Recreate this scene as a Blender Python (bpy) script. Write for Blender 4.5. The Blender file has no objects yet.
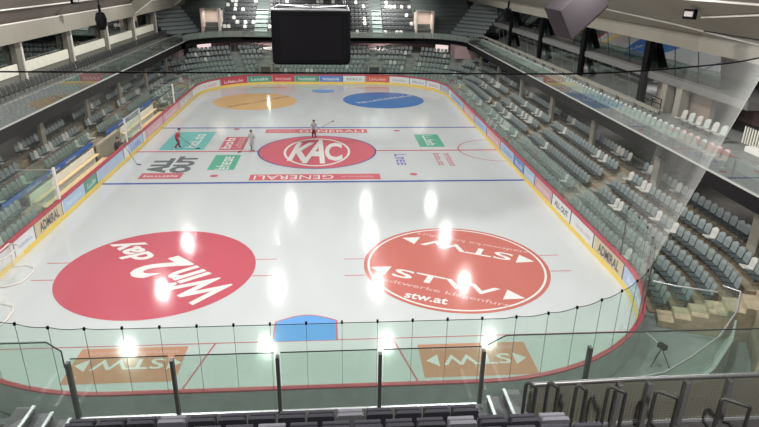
import bpy, bmesh, math, random
from mathutils import Vector, Matrix
R = math.radians
rnd = random.Random(7)
scn = bpy.context.scene
COL = scn.collection

# ------------------------------------------------------------------ render look
scn.view_settings.view_transform = 'Standard'
scn.view_settings.look = 'None'
scn.view_settings.gamma = 1.0
scn.view_settings.exposure = 0.0
scn.view_settings.use_curve_mapping = False
scn.cycles.transparent_max_bounces = 32
scn.cycles.max_bounces = 8
scn.cycles.use_denoising = True
scn.cycles.sample_clamp_indirect = 6.0

# ------------------------------------------------------------------ camera
CAM = Vector((1.2073, -15.3779, 13.0707)); YAW, PIT, ROL, FPX = 0.0804, 0.3849, 0.0168, 595.9853
fw = Vector((math.sin(YAW)*math.cos(PIT), math.cos(YAW)*math.cos(PIT), -math.sin(PIT)))
rt = Vector((math.cos(YAW), -math.sin(YAW), 0)); up = rt.cross(fw)
r2 = rt*math.cos(ROL)+up*math.sin(ROL); u2 = -rt*math.sin(ROL)+up*math.cos(ROL)
cam_d = bpy.data.cameras.new('camera'); cam = bpy.data.objects.new('camera', cam_d); COL.objects.link(cam)
cam_d.sensor_width = 36.0; cam_d.lens = FPX/759*36.0; cam_d.clip_end = 300; cam_d.clip_start = 0.1
M = Matrix((r2, u2, -fw)).transposed().to_4x4(); M.translation = CAM
cam.matrix_world = M
scn.camera = cam

# ------------------------------------------------------------------ materials
MATS = {}
def mat(name, col, rough=0.6, metal=0.0, spec=0.5, noise=0.0, nscale=6.0, bump=0.0, col2=None, emit=0.0):
    if name in MATS: return MATS[name]
    m = bpy.data.materials.new(name); m.use_nodes = True
    nt = m.node_tree; b = nt.nodes['Principled BSDF']
    c = (*col, 1)
    b.inputs['Base Color'].default_value = c
    b.inputs['Roughness'].default_value = rough
    b.inputs['Metallic'].default_value = metal
    b.inputs['Specular IOR Level'].default_value = spec
    if emit:
        b.inputs['Emission Color'].default_value = c; b.inputs['Emission Strength'].default_value = emit
    if noise or bump or col2:
        tc = nt.nodes.new('ShaderNodeTexCoord'); n = nt.nodes.new('ShaderNodeTexNoise')
        n.inputs['Scale'].default_value = nscale; n.inputs['Detail'].default_value = 4
        nt.links.new(tc.outputs['Object'], n.inputs['Vector'])
        if noise or col2:
            r = nt.nodes.new('ShaderNodeValToRGB')
            r.color_ramp.elements[0].position = .3; r.color_ramp.elements[1].position = .7
            d = col2 if col2 else tuple(x*(1-noise) for x in col)
            r.color_ramp.elements[0].color = (*d, 1)
            r.color_ramp.elements[1].color = c if col2 else (*[min(1, x*(1+noise)) for x in col], 1)
            nt.links.new(n.outputs['Fac'], r.inputs['Fac']); nt.links.new(r.outputs['Color'], b.inputs['Base Color'])
        if bump:
            bp = nt.nodes.new('ShaderNodeBump'); bp.inputs['Strength'].default_value = bump
            bp.inputs['Distance'].default_value = .02
            nt.links.new(n.outputs['Fac'], bp.inputs['Height']); nt.links.new(bp.outputs['Normal'], b.inputs['Normal'])
    MATS[name] = m; return m

def glass_mat(name, tint, ior=1.5, rough=0.0, milk=0.0, gl=(1, 1, 1)):
    m = bpy.data.materials.new(name); m.use_nodes = True; nt = m.node_tree
    nt.nodes.clear(); N = nt.nodes.new
    out = N('ShaderNodeOutputMaterial'); tr = N('ShaderNodeBsdfTransparent'); tr.inputs['Color'].default_value = (*tint, 1)
    g = N('ShaderNodeBsdfGlossy'); g.inputs['Roughness'].default_value = rough; g.inputs['Color'].default_value = (*gl, 1)
    f = N('ShaderNodeFresnel'); f.inputs['IOR'].default_value = ior
    geo = N('ShaderNodeNewGeometry'); mx = N('ShaderNodeMixShader')
    inv = N('ShaderNodeMath'); inv.operation = 'SUBTRACT'; inv.inputs[0].default_value = 1.0
    nt.links.new(geo.outputs['Backfacing'], inv.inputs[1])
    mul = N('ShaderNodeMath'); mul.operation = 'MULTIPLY'
    nt.links.new(f.outputs['Fac'], mul.inputs[0]); nt.links.new(inv.outputs[0], mul.inputs[1])
    nt.links.new(mul.outputs[0], mx.inputs['Fac'])
    base = tr.outputs[0]
    if milk:
        df = N('ShaderNodeBsdfDiffuse'); df.inputs['Color'].default_value = (.8, .85, .82, 1)
        m2 = N('ShaderNodeMixShader'); m2.inputs['Fac'].default_value = milk
        nt.links.new(base, m2.inputs[1]); nt.links.new(df.outputs[0], m2.inputs[2]); base = m2.outputs[0]
    nt.links.new(base, mx.inputs[1]); nt.links.new(g.outputs[0], mx.inputs[2])
    nt.links.new(mx.outputs[0], out.inputs['Surface'])
    MATS[name] = m; return m

def ice_paint(name, col, rough=0.12):
    """paint seen under a thin film of ice: the same gloss and the same slight unevenness as bare ice"""
    m = bpy.data.materials.new(name); m.use_nodes = True; nt = m.node_tree; b = nt.nodes['Principled BSDF']
    b.inputs['Roughness'].default_value = rough; b.inputs['Specular IOR Level'].default_value = .27
    tc = nt.nodes.new('ShaderNodeTexCoord')
    n = nt.nodes.new('ShaderNodeTexNoise'); n.inputs['Scale'].default_value = .35; n.inputs['Detail'].default_value = 5
    mp = nt.nodes.new('ShaderNodeMapping'); mp.inputs['Scale'].default_value = (1.6, .5, 1)
    nt.links.new(tc.outputs['Object'], mp.inputs['Vector']); nt.links.new(mp.outputs[0], n.inputs['Vector'])
    r = nt.nodes.new('ShaderNodeValToRGB'); r.color_ramp.elements[0].position = .3; r.color_ramp.elements[1].position = .7
    r.color_ramp.elements[0].color = (*[x*.95 for x in col], 1); r.color_ramp.elements[1].color = (*[min(1, x*1.03) for x in col], 1)
    nt.links.new(n.outputs['Fac'], r.inputs['Fac']); nt.links.new(r.outputs['Color'], b.inputs['Base Color'])
    n2 = nt.nodes.new('ShaderNodeTexNoise'); n2.inputs['Scale'].default_value = 3.0; n2.inputs['Detail'].default_value = 3
    nt.links.new(mp.outputs[0], n2.inputs['Vector'])
    bp = nt.nodes.new('ShaderNodeBump'); bp.inputs['Strength'].default_value = .12; bp.inputs['Distance'].default_value = .02
    nt.links.new(n2.outputs['Fac'], bp.inputs['Height']); nt.links.new(bp.outputs['Normal'], b.inputs['Normal'])
    MATS[name] = m; return m

ICE = ice_paint('ice', (.475, .50, .505))
I_RED = ice_paint('ice_red', (.43, .085, .115)); I_STW = ice_paint('ice_brick', (.43, .13, .11)); I_ORG = ice_paint('ice_orange', (.50, .24, .16))
I_KAC = ice_paint('ice_kac', (.50, .12, .15)); I_LRED = ice_paint('ice_line_red', (.46, .13, .16)); I_LBLU = ice_paint('ice_line_blue', (.06, .09, .30))
I_CRE = ice_paint('ice_crease', (.12, .30, .60)); I_YEL = ice_paint('ice_amber', (.62, .39, .17)); I_BLU = ice_paint('ice_blue', (.05, .16, .42))
I_TEA = ice_paint('ice_teal', (.15, .42, .40)); I_GRN = ice_paint('ice_green', (.10, .34, .24)); I_WHT = ice_paint('ice_white', (.62, .62, .60))
I_DRK = ice_paint('ice_dark', (.12, .14, .15)); I_PUR = ice_paint('ice_purple', (.16, .14, .42)); I_BRN = ice_paint('ice_brown', (.25, .12, .10))
I_PNK = ice_paint('ice_pink', (.55, .34, .32))
G_RINK = glass_mat('rink_glass', (.90, .955, .925), 1.5, 0, .03)
G_BALC = glass_mat('balcony_glass', (.86, .92, .88), 1.65, 0, .05)
G_SIDE = glass_mat('gallery_glass', (.70, .78, .74), 3.0, .012, .06)
G_FAC = glass_mat('facade_glass', (.50, .57, .54), 3.6, .015, 0)
CONC = mat('terrace_concrete', (.27, .225, .16), .85, noise=.3, nscale=2.2)
CONC_G = mat('grey_concrete', (.24, .25, .235), .8, noise=.15, nscale=1.5)
FLOORC = mat('rubber_floor', (.23, .265, .255), .7, noise=.12, nscale=1.2)
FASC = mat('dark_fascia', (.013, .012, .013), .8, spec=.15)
WHITEP = mat('white_paint', (.78, .77, .72), .5)
CREAM = mat('cream_panel', (.84, .82, .71), .6, noise=.04, nscale=2)
BEIGE = mat('beige_column', (.27, .255, .215), .75, noise=.08, nscale=1.2)
CEIL = mat('taupe_soffit', (.16, .135, .12), .85, noise=.08, nscale=.6)
CEIL_B = mat('beige_beam', (.30, .28, .235), .8, noise=.06, nscale=.5)
TRIMW = mat('pale_trim', (.75, .73, .68), .6)
DARKM = mat('dark_metal', (.05, .052, .055), .45, metal=.6)
STEEL = mat('galvanised_steel', (.33, .33, .33), .42, metal=.7, noise=.1, nscale=20)
ALU = mat('aluminium', (.62, .63, .66), .38, metal=.6, noise=.08, nscale=12)
BLACK = mat('black_shell', (.004, .0038, .005), .8, spec=.1)
REDR = mat('red_rail', (.42, .05, .08), .4)
YELK = mat('yellow_kick', (.86, .62, .12), .45)
BOARDW = mat('board_white', (.74, .76, .76), .4)
BOARDB = mat('board_back', (.45, .49, .48), .6, noise=.1, nscale=2)
SEATG = mat('seat_grey', (.20, .235, .235), .45, noise=.08, nscale=5)
SEATP = mat('seat_pan_grey', (.055, .07, .072), .5)
SEATW = mat('seat_white', (.50, .50, .47), .45)
SEATK = mat('seat_black', (.028, .03, .033), .5)
SEATC = mat('seat_charcoal', (.045, .043, .058), .75, noise=.15, nscale=30)
SEATM = mat('seat_midgrey', (.24, .235, .27), .75, noise=.1, nscale=30)
SEATV = mat('seat_pale_green', (.46, .52, .48), .5)
SEATR = mat('seat_rose', (.58, .40, .37), .5)
WOOD = mat('bench_wood', (.74, .56, .30), .5, noise=.12, nscale=5)
BROWN = mat('brown_wall', (.26, .20, .16), .8, noise=.1, nscale=1)
PINKW = mat('rose_wall', (.42, .30, .31), .8, noise=.08, nscale=1)
BLUEB = mat('blue_banner', (.03, .12, .42), .5)
NAVY = mat('dark_room', (.05, .06, .06), .8)
GREENR = mat('green_room', (.16, .20, .17), .8, noise=.2, nscale=1.0)
PANE_L = mat('lamp_white', (1, .97, .9), .5, emit=6.0)

# ------------------------------------------------------------------ mesh builder
class MB:
    def __init__(s): s.v = []; s.f = []; s.m = []; s.sm = []
    def add(s, vs, fs, mi=0, smooth=False):
        o = len(s.v); s.v += [tuple(v) for v in vs]
        for f in fs: s.f.append([i+o for i in f]); s.m.append(mi); s.sm.append(smooth)
        return s
    def box(s, x0, y0, z0, x1, y1, z1, mi=0):
        x0, x1 = sorted((x0, x1)); y0, y1 = sorted((y0, y1)); z0, z1 = sorted((z0, z1))
        return s.add([(x0,y0,z0),(x1,y0,z0),(x1,y1,z0),(x0,y1,z0),(x0,y0,z1),(x1,y0,z1),(x1,y1,z1),(x0,y1,z1)],
              [(0,3,2,1),(4,5,6,7),(0,1,5,4),(1,2,6,5),(2,3,7,6),(3,0,4,7)], mi)
    def bbox(s, x0, y0, z0, x1, y1, z1, c=.02, mi=0):
        """box with chamfered edges"""
        bm = bmesh.new(); r = bmesh.ops.create_cube(bm, size=1)
        bmesh.ops.scale(bm, vec=(abs(x1-x0), abs(y1-y0), abs(z1-z0)), verts=bm.verts)
        bmesh.ops.translate(bm, vec=((x0+x1)/2, (y0+y1)/2, (z0+z1)/2), verts=bm.verts)
        bmesh.ops.bevel(bm, geom=list(bm.edges), offset=c, segments=2, affect='EDGES', profile=.6)
        bm.verts.index_update()
        s.add([v.co[:] for v in bm.verts], [[v.index for v in f.verts] for f in bm.faces], mi); bm.free(); return s
    def prism(s, poly, axis, a, b, mi=0):
        """extrude a 2-D polygon along an axis: 'x' -> poly in (y,z), 'y' -> (x,z), 'z' -> (x,y)"""
        def P(p, t): return {'x': (t, p[0], p[1]), 'y': (p[0], t, p[1]), 'z': (p[0], p[1], t)}[axis]
        n = len(poly); vs = [P(p, a) for p in poly]+[P(p, b) for p in poly]
        area = sum(poly[i][0]*poly[(i+1) % n][1]-poly[(i+1) % n][0]*poly[i][1] for i in range(n))
        fs = [list(range(n))[::-1], list(range(n, 2*n))]+[(i, (i+1) % n, n+(i+1) % n, n+i) for i in range(n)]
        flip = (area < 0) ^ (b < a) ^ (axis == 'y')
        if flip: fs = [list(f)[::-1] for f in fs]
        return s.add(vs, fs, mi)
    def tube(s, pts, r, n=8, mi=0, smooth=True, r1=None):
        pts = [Vector(p) for p in pts]; vs = []; k = len(pts)
        for i, p in enumerate(pts):
            t = (pts[min(i+1, k-1)]-pts[max(i-1, 0)]).normalized()
            a = t.orthogonal().normalized() if i == 0 else (a - t*a.dot(t)).normalized()
            b = t.cross(a); rr = r if r1 is None else r+(r1-r)*i/(k-1)
            for j in range(n):
                q = p+(a*math.cos(2*math.pi*j/n)+b*math.sin(2*math.pi*j/n))*rr; vs.append(q[:])
        fs = [(i*n+j, i*n+(j+1) % n, (i+1)*n+(j+1) % n, (i+1)*n+j) for i in range(k-1) for j in range(n)]
        s.add(vs, fs, mi, smooth)
        s.add([vs[j] for j in range(n)], [list(range(n))[::-1]], mi); s.add([vs[(k-1)*n+j] for j in range(n)], [list(range(n))], mi)
        return s
    def disc(s, cx, cy, z, r, n=64, mi=0, ry=None):
        ry = ry or r
        return s.add([(cx+r*math.cos(2*math.pi*i/n), cy+ry*math.sin(2*math.pi*i/n), z) for i in range(n)], [list(range(n))], mi)
    def ring(s, cx, cy, z, r0, r1, n=72, mi=0, ry0=None, ry1=None, a0=0, a1=360):
        ry0 = ry0 or r0; ry1 = ry1 or r1
        vs = []
        for i in range(n+1):
            a = R(a0+(a1-a0)*i/n); vs += [(cx+r0*math.cos(a), cy+ry0*math.sin(a), z), (cx+r1*math.cos(a), cy+ry1*math.sin(a), z)]
        return s.add(vs, [(2*i, 2*i+1, 2*i+3, 2*i+2) for i in range(n)], mi)
    def poly(s, pts, mi=0): return s.add(pts, [list(range(len(pts)))], mi)
    def mesh(s, name, mats):
        me = bpy.data.meshes.new(name); me.from_pydata(s.v, [], s.f)
        for m in (mats if isinstance(mats, (list, tuple)) else [mats]): me.materials.append(m)
        me.polygons.foreach_set('material_index', s.m); me.polygons.foreach_set('use_smooth', s.sm)
        me.update(); return me
    def build(s, name, mats, parent=None, loc=None, rz=0):
        return link(name, s.mesh(name, mats), parent, loc, rz)

def link(name, me, parent=None, loc=None, rz=0):
    o = bpy.data.objects.new(name, me); COL.objects.link(o)
    if parent: o.parent = parent
    if loc is not None: o.location = loc
    if rz: o.rotation_euler.z = rz
    return o
def tag(o, label=None, cat=None, group=None, kind=None):
    if label: o['label'] = label
    if cat: o['category'] = cat
    if group: o['group'] = group
    if kind: o['kind'] = kind
    return o
def struct(o, label=None, cat=None): return tag(o, label, cat, None, 'structure')
def thing(name, label, cat, loc=(0, 0, 0), rz=0, group=None):
    return tag(link(name, None, None, loc, rz), label, cat, group)

def text_mesh(txt, w, h, M, mi=0, bold=0.0, shear=0.0):
    """lettering as flat polygons, w x h metres, centred on the origin of the frame M"""
    c = bpy.data.curves.new('txt', 'FONT'); c.body = txt; c.size = 1; c.offset = bold; c.resolution_u = 3; c.shear = shear
    o = bpy.data.objects.new('txt', c); COL.objects.link(o)
    dg = bpy.context.evaluated_depsgraph_get(); me = bpy.data.meshes.new_from_object(o.evaluated_get(dg))
    vs = [v.co.copy() for v in me.vertices]; fs = [list(p.vertices) for p in me.polygons]
    bpy.data.objects.remove(o); bpy.data.curves.remove(c); bpy.data.meshes.remove(me)
    x0 = min(v.x for v in vs); x1 = max(v.x for v in vs); y0 = min(v.y for v in vs); y1 = max(v.y for v in vs)
    out = [(M @ Vector(((v.x-(x0+x1)/2)/(x1-x0)*w, (v.y-(y0+y1)/2)/(y1-y0)*h, 0)))[:] for v in vs]
    return out, fs
def glyph_mesh(n, w, h, M, seed=1, fit=None):
    """a row of n letter-like stroke clusters, for print too small to read in the photograph"""
    g = random.Random(seed); out = []; fs = []; cw = w/n; t = cw*.2
    def rc(x0, y0, x1, y1):
        k = len(out)
        for p in ((x0, y0), (x1, y0), (x1, y1), (x0, y1)): out.append((M @ Vector((p[0], p[1], 0)))[:])
        fs.append([k, k+1, k+2, k+3])
    for i in range(n):
        x0 = -w/2+i*cw+cw*.1; x1 = x0+cw*.75; tall = h/2 if i == 0 or g.random() < .3 else h*.18; b = -h/2
        rc(x0, b, x0+t, tall)
        k = g.randrange(4)
        if k == 0: rc(x0+t, b, x1, b+h*.16)
        elif k == 1: rc(x0+t, h*.02, x1, h*.18); rc(x1-t, b, x1, h*.02)
        elif k == 2: rc(x0+t, b, x1, b+h*.15); rc(x0+t, h*.03, x1, h*.18); rc(x1-t, b+h*.15, x1, h*.03)
        else: rc(x0+t, b, x1, b+h*.13); rc(x0+t, -h*.2, x1, -h*.07); rc(x0+t, h*.05, x1, h*.18)
    return out, fs
def flat_marks(name, n, cx, cy, w, h, deg, m, parent, z=.009):
    M = Matrix.Translation((cx, cy, z)) @ Matrix.Rotation(R(deg), 4, 'Z')
    v, f = glyph_mesh(n, w, h, M, seed=n*7+int(cx*10) % 97)
    return MB().add(v, f).build(name, m, parent)
def flat_text(name, txt, cx, cy, w, h, deg, m, parent, z=.009, bold=.02, shear=0.0, label=None):
    M = Matrix.Translation((cx, cy, z)) @ Matrix.Rotation(R(deg), 4, 'Z')
    v, f = text_mesh(txt, w, h, M, bold=bold, shear=shear)
    return MB().add(v, f).build(name, m, parent)

# ------------------------------------------------------------------ rink outline
XL, XR, Y0, Y1, RC = -13.9, 14.2, -0.2, 60.0, 8.3
cxl, cxr, cyn, cyf = XL+RC, XR-RC, Y0+RC, Y1-RC
SEG = [cyf-cyn, RC*math.pi/2, cxr-cxl, RC*math.pi/2, cyf-cyn, RC*math.pi/2, cxr-cxl, RC*math.pi/2]
CUM = [0]
for q in SEG: CUM.append(CUM[-1]+q)
LT = CUM[-1]
def S(s, d):
    """point at arc length s of the rink outline moved outwards by d; also the outward normal's angle"""
    s %= LT
    k = max(i for i in range(8) if CUM[i] <= s+1e-9); f = (s-CUM[k])
    if k == 0: return (XR+d, cyn+f, 0.0)
    if k == 2: return (cxr-f, Y1+d, 90.0)
    if k == 4: return (XL-d, cyf-f, 180.0)
    if k == 6: return (cxl+f, Y0-d, 270.0)
    c = {1: (cxr, cyf, 0), 3: (cxl, cyf, 90), 5: (cxl, cyn, 180), 7: (cxr, cyn, 270)}[k]
    a = c[2]+90*f/SEG[k]
    return (c[0]+(RC+d)*math.cos(R(a)), c[1]+(RC+d)*math.sin(R(a)), a)
def sR(y): return y-cyn
def sL(y): return CUM[4]+cyf-y
def sF(x): return CUM[2]+cxr-x
def sN(x): return CUM[6]+x-cxl
def samples(s0, s1, step=.7):
    ks = [s0]
    cuts = sorted(c+n*LT for c in CUM for n in (-1, 0, 1))
    cuts = [c for c in cuts if s0+1e-6 < c < s1-1e-6]
    for a, b in zip([s0]+cuts, cuts+[s1]):
        mid = ((a+b)/2) % LT; k = max(i for i in range(8) if CUM[i] <= mid)
        n = 1 if k % 2 == 0 else max(1, int((b-a)/step)+1)
        ks += [a+(b-a)*i/n for i in range(1, n+1)]
    return ks
def ribbon(mb, s0, s1, prof, mi=0, step=.7):
    """sweep a closed (d,z) profile along the outline"""
    ss = samples(s0, s1, step); n = len(prof); vs = []
    area = sum(prof[i][0]*prof[(i+1) % n][1]-prof[(i+1) % n][0]*prof[i][1] for i in range(n))
    if area < 0: prof = prof[::-1]
    for s in ss:
        for d, z in prof:
            x, y, a = S(s, d); vs.append((x, y, z))
    fs = [(i*n+j, (i+1)*n+j, (i+1)*n+(j+1) % n, i*n+(j+1) % n) for i in range(len(ss)-1) for j in range(n)]
    fs += [list(range(n)), list(range((len(ss)-1)*n, len(ss)*n))[::-1]]
    mb.add(vs, [list(f)[::-1] for f in fs], mi); return mb
def rect(d0, z0, d1, z1): return [(d0, z0), (d1, z0), (d1, z1), (d0, z1)]
def print_on_boards(txt, sc, w, h, z, bold=.03):
    """lettering (a string) or unreadable print (a glyph count) laid along the curve of the boards"""
    I = Matrix.Identity(4)
    v, f = text_mesh(txt, w, h, I, bold=bold) if isinstance(txt, str) else glyph_mesh(txt, w, h, I, seed=int(sc*10))
    out = []
    for p in v:
        x, y, a = S(sc-p[0], -.016); out.append((x, y, z+p[1]))
    return out, f

# ------------------------------------------------------------------ ice and its markings
ice = MB(); pts = [S(s, 0)[:2] for s in samples(0, LT-1e-4, .4)]
ice.prism(pts, 'z', -.05, 0)
ice_o = struct(ice.build('floor', ICE), 'white glossy ice sheet with painted lines and advertising', 'ice rink')
Z1, Z2 = .004, .007
def half_w(y):
    dy = (cyn-y) if y < cyn else (y-cyf)
    if dy <= 0: return XL, XR
    k = RC-math.sqrt(max(0, RC*RC-dy*dy)); return XL+k, XR-k
def cross_line(name, y, w, m):
    a, b = half_w(y); return MB().poly([(a, y-w/2, Z1), (b, y-w/2, Z1), (b, y+w/2, Z1), (a, y+w/2, Z1)]).build(name, m, ice_o)
cross_line('goal_line', 4.0, .06, I_LRED); cross_line('goal_line', 56.0, .06, I_LRED)
cross_line('blue_line', 22.52, .3, I_LBLU); cross_line('blue_line', 37.5, .3, I_LBLU)
cross_line('center_line', 30.0, .28, I_LRED)
for sx in (-1, 1):
    a = Vector((sx*3.35+.0, 4.0)); b = Vector((sx*4.35, Y0)); t = (b-a).normalized(); n = Vector((-t.y, t.x))*.035
    MB().poly([(*(a+n), Z1), (*(a-n), Z1), (*(b-n), Z1), (*(b+n), Z1)]).build('trapezoid_line', I_LRED, ice_o)
def crease(yg, sg):
    mb = MB(); p = [(-1.22, yg), (1.22, yg), (1.22, yg+sg*1.37)]
    for i in range(1, 12):
        t = i/12; x = 1.22-2.44*t; p.append((x, yg+sg*(1.37+.46*math.sin(math.pi*t))))
    p.append((-1.22, yg+sg*1.37))
    if sg < 0: p = p[::-1]
    mb.poly([(x, y, Z1+.001) for x, y in p]); o = mb.build('goal_crease', I_CRE, ice_o)
    e = MB(); q = p if sg > 0 else p[::-1]
    for (x0, y0), (x1, y1) in zip(q[1:], q[2:]+q[:1]):
        d = Vector((x1-x0, y1-y0)).normalized(); n = Vector((-d.y, d.x))*.03
        e.poly([(x0-n.x, y0-n.y, Z2), (x1-n.x, y1-n.y, Z2), (x1+n.x, y1+n.y, Z2), (x0+n.x, y0+n.y, Z2)])
    e.build('crease_outline', I_LRED, o)
crease(4.0, 1); crease(56.0, -1)
def faceoff(cx, cy, m, r=4.45, hash_=True, name='faceoff_circle'):
    o = MB().disc(cx, cy, Z1+.001, r, 96).build(name, m, ice_o)
    if hash_:
        h = MB()
        for sx in (-1, 1):
            for sy in (-.85, .85):
                x0 = cx+sx*(r-.05); h.poly([(min(x0, x0+sx*1.0), cy+sy-.035, Z1), (max(x0, x0+sx*1.0), cy+sy-.035, Z1), (max(x0, x0+sx*1.0), cy+sy+.035, Z1), (min(x0, x0+sx*1.0), cy+sy+.035, Z1)])
        h.build('hash_mark', I_LRED, o)
    return o
c1 = faceoff(-7.05, 10.2, I_RED); c2 = faceoff(7.0, 10.05, I_STW)
c3 = faceoff(-7.15, 49.3, I_YEL, 4.4); c4 = faceoff(6.7, 50.1, I_BLU, 4.45)
c0 = faceoff(-.1, 30.0, I_KAC, 4.5, False, 'center_circle')
MB().ring(-.1, 30.0, Z1+.002, 4.5, 4.62, 96).build('circle_outline', I_LBLU, c0)
MB().ring(-.12, 29.85, Z2, 2.4, 2.58, 96, ry0=3.6, ry1=3.85).build('logo_ring', I_WHT, c0)
flat_text('logo_lettering', 'K', -1.25, 29.9, 1.6, 5.2, -6, I_WHT, c0, Z2+.002, .03)
flat_text('logo_lettering', 'A', -.1, 30.0, 1.75, 6.6, -4, I_WHT, c0, Z2+.005, .03)
flat_text('logo_lettering', 'C', 1.15, 29.8, 1.35, 5.0, 0, I_WHT, c0, Z2+.0035, .03)
# left circle lettering, read from the far side
flat_text('lettering', 'Win', -5.15, 8.75, 3.2, 2.2, 135, I_WHT, c1, Z2, .03, .25)
flat_text('lettering', '2', -7.0, 10.3, 1.6, 2.6, 135, I_WHT, c1, Z2, .03, .25)
flat_text('lettering', 'day', -8.9, 12.35, 2.9, 1.75, 135, I_WHT, c1, Z2, .03, .25)
# right circle lettering: two tilted lines facing opposite ways
MB().ring(7.0, 10.05, Z2, 4.17, 4.27, 96).build('circle_ring', I_WHT, c2)
def stw(cx, cy, ln, h, deg, parent, sub=True, subcol=I_PNK):
    ux = Vector((math.cos(R(deg)), math.sin(R(deg)), 0)); uy = Vector((-ux.y, ux.x, 0)); c = Vector((cx, cy, 0))
    flat_text('lettering', 'STW', cx, cy, ln*.68, h*.85, deg, I_WHT, parent, Z2, .012)
    for sg in (-1, 1):
        tip = c+ux*sg*ln/2; b = c+ux*sg*(ln*.38); tri = [tip, b+uy*h*.5*sg, b-uy*h*.5*sg]
        MB().poly([(p.x, p.y, Z2) for p in tri]).build('arrow_mark', I_WHT, parent)
    if sub:
        p = c-uy*h*.98; flat_text('small_lettering', 'stadtwerke klagenfurt', p.x, p.y, ln*.86, h*.42, deg, subcol, parent, Z2, .01)
stw(6.15, 8.35, 7.3, .95, -26.5, c2); stw(7.85, 11.75, 6.9, .95, 153.5, c2)
flat_text('small_lettering', 'stw.at', 5.1, 6.95, 1.9, .5, -22, I_WHT, c2, Z2, .02)
flat_marks('lettering', 10, -6.7, 49.3, 8.0, .8, 44, I_BRN, c3, Z2)
flat_marks('lettering', 14, 6.9, 50.6, 7.6, .8, 34, I_WHT, c4, Z2)
def panel(x0, y0, x1, y1, m, name='advert_panel'):
    return MB().poly([(x0, y0, Z1), (x1, y0, Z1), (x1, y1, Z1), (x0, y1, Z1)]).build(name, m, ice_o)
p = panel(-8.15, 1.8, -4.32, 3.86, I_ORG); stw(-6.2, 2.85, 3.7, .72, 180, p)
p = panel(4.25, 1.53, 8.35, 3.52, I_ORG); stw(6.3, 2.5, 3.7, .72, 180, p)
p = panel(-12.4, 30.45, -8.95, 36.05, I_TEA); flat_marks('lettering', 5, -10.1, 33.2, 4.4, .9, 90, I_WHT, p, Z2)
p = panel(-7.8, 30.4, -5.9, 34.35, I_LRED); flat_marks('lettering', 3, -7.35, 32.4, 3.4, .75, 90, I_WHT, p, Z2); flat_marks('lettering', 6, -6.5, 32.4, 3.2, .6, 90, I_PNK, p, Z2)
p = panel(-7.73, 25.3, -5.85, 29.0, I_GRN); flat_marks('lettering', 5, -6.75, 27.0, 3.3, .95, 90, I_WHT, p, Z2)
flat_text('lettering', 'ALL', -11.2, 26.5, 3.5, 1.4, 90, I_DRK, ice_o, Z1, .07)
flat_text('lettering', 'OUT', -9.6, 26.7, 4.0, 1.45, 90, I_DRK, ice_o, Z1, .07)
p = panel(-11.95, 23.45, -9.15, 24.7, I_LRED); flat_marks('lettering', 9, -10.55, 24.05, 2.3, .4, 0, I_WHT, p, Z2)
p = panel(-4.55, 22.95, 4.35, 24.2, I_KAC); flat_text('lettering', 'GENERALI', -1.55, 23.55, 5.4, .85, 180, I_WHT, p, Z2, .0); flat_marks('small_lettering', 12, 2.75, 23.55, 2.2, .4, 180, I_PNK, p, Z2)
p = panel(-4.75, 35.6, 4.15, 36.95, I_KAC); flat_text('lettering', 'GENERALI', 1.0, 36.25, 5.6, .85, 0, I_WHT, p, Z2, .0); flat_marks('small_lettering', 12, -3.3, 36.25, 2.2, .4, 0, I_PNK, p, Z2)
p = panel(8.15, 31.0, 10.2, 34.95, I_GRN); flat_marks('lettering', 5, 9.2, 33.0, 3.2, .8, -90, I_WHT, p, Z2)
flat_marks('lettering', 6, 9.15, 27.6, 3.2, .55, -90, I_LRED, ice_o, Z1); flat_marks('lettering', 7, 9.95, 27.5, 3.4, .55, -90, I_LRED, ice_o, Z1)
flat_marks('lettering', 4, 6.3, 27.5, 3.0, .95, -90, I_PUR, ice_o, Z1)
for x, y in ((-7.0, 24.0), (6.72, 24.0), (-7.35, 37.0), (6.8, 36.3)):
    MB().disc(x, y, Z1, .28, 24).build('faceoff_spot', I_LRED, ice_o)
MB().ring(XR, 30.0, Z1, 3.02, 3.12, 40, a0=90, a1=270).build('referee_crease', I_LRED, ice_o)
for x0, x1 in ((-8.5, -4.4), (3.9, 7.9)): panel(x0, 56.9, x1, 57.9, I_PNK)

# ------------------------------------------------------------------ arena floor
struct(MB().box(-30, -30, -.35, 32, 95, -.055).build('floor_concourse', FLOORC), 'dark grey green rubber floor around the rink', 'floor')

# ------------------------------------------------------------------ dasher boards
boards = thing('dasher_boards', 'white rink boards with adverts, red cap rail, yellow kick strip and glass', 'rink boards', (0, 0, 0))
ribbon(MB(), 0, LT-.001, rect(0.0, .0, .1, 1.14)).build('board_wall', BOARDW, boards)
ribbon(MB(), 0, LT-.001, rect(.1, .0, .125, 1.14)).build('board_back', BOARDB, boards)
ribbon(MB(), 0, LT-.001, rect(-.02, .0, 0.0, .27)).build('kick_strip', YELK, boards)
ribbon(MB(), 0, LT-.001, [(-.035, 1.04), (-.002, 1.04), (-.002, 1.15), (.13, 1.15), (.13, 1.2), (-.035, 1.2)]).build('cap_rail', REDR, boards)
def ad(s0, s1, col, txt=None, tcol=(.9, .9, .88), h=.34, w=None):
    if s1 < s0: s0, s1 = s1, s0
    m = mat('ad_%02x%02x%02x' % tuple(int(c*255) for c in col), col, .4)
    o = ribbon(MB(), s0+.0, s1-.0, rect(-.012, .28, -.001, 1.03), step=.5).build('advert_panel', m, boards)
    ribbon(MB(), s0-.035, s0+.035, rect(-.018, .27, -.001, 1.04), step=.5).build('panel_joint', DARKM, boards)
    if txt:
        # lettering follows the board in short chunks, one per character group
        sc = (s0+s1)/2; v, f = print_on_boards(txt, sc, w or (s1-s0)*.72, h, .63)
        tm = mat('lt_%02x%02x%02x' % tuple(int(c*255) for c in tcol), tcol, .45)
        MB().add(v, f).build('lettering', tm, o)
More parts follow.
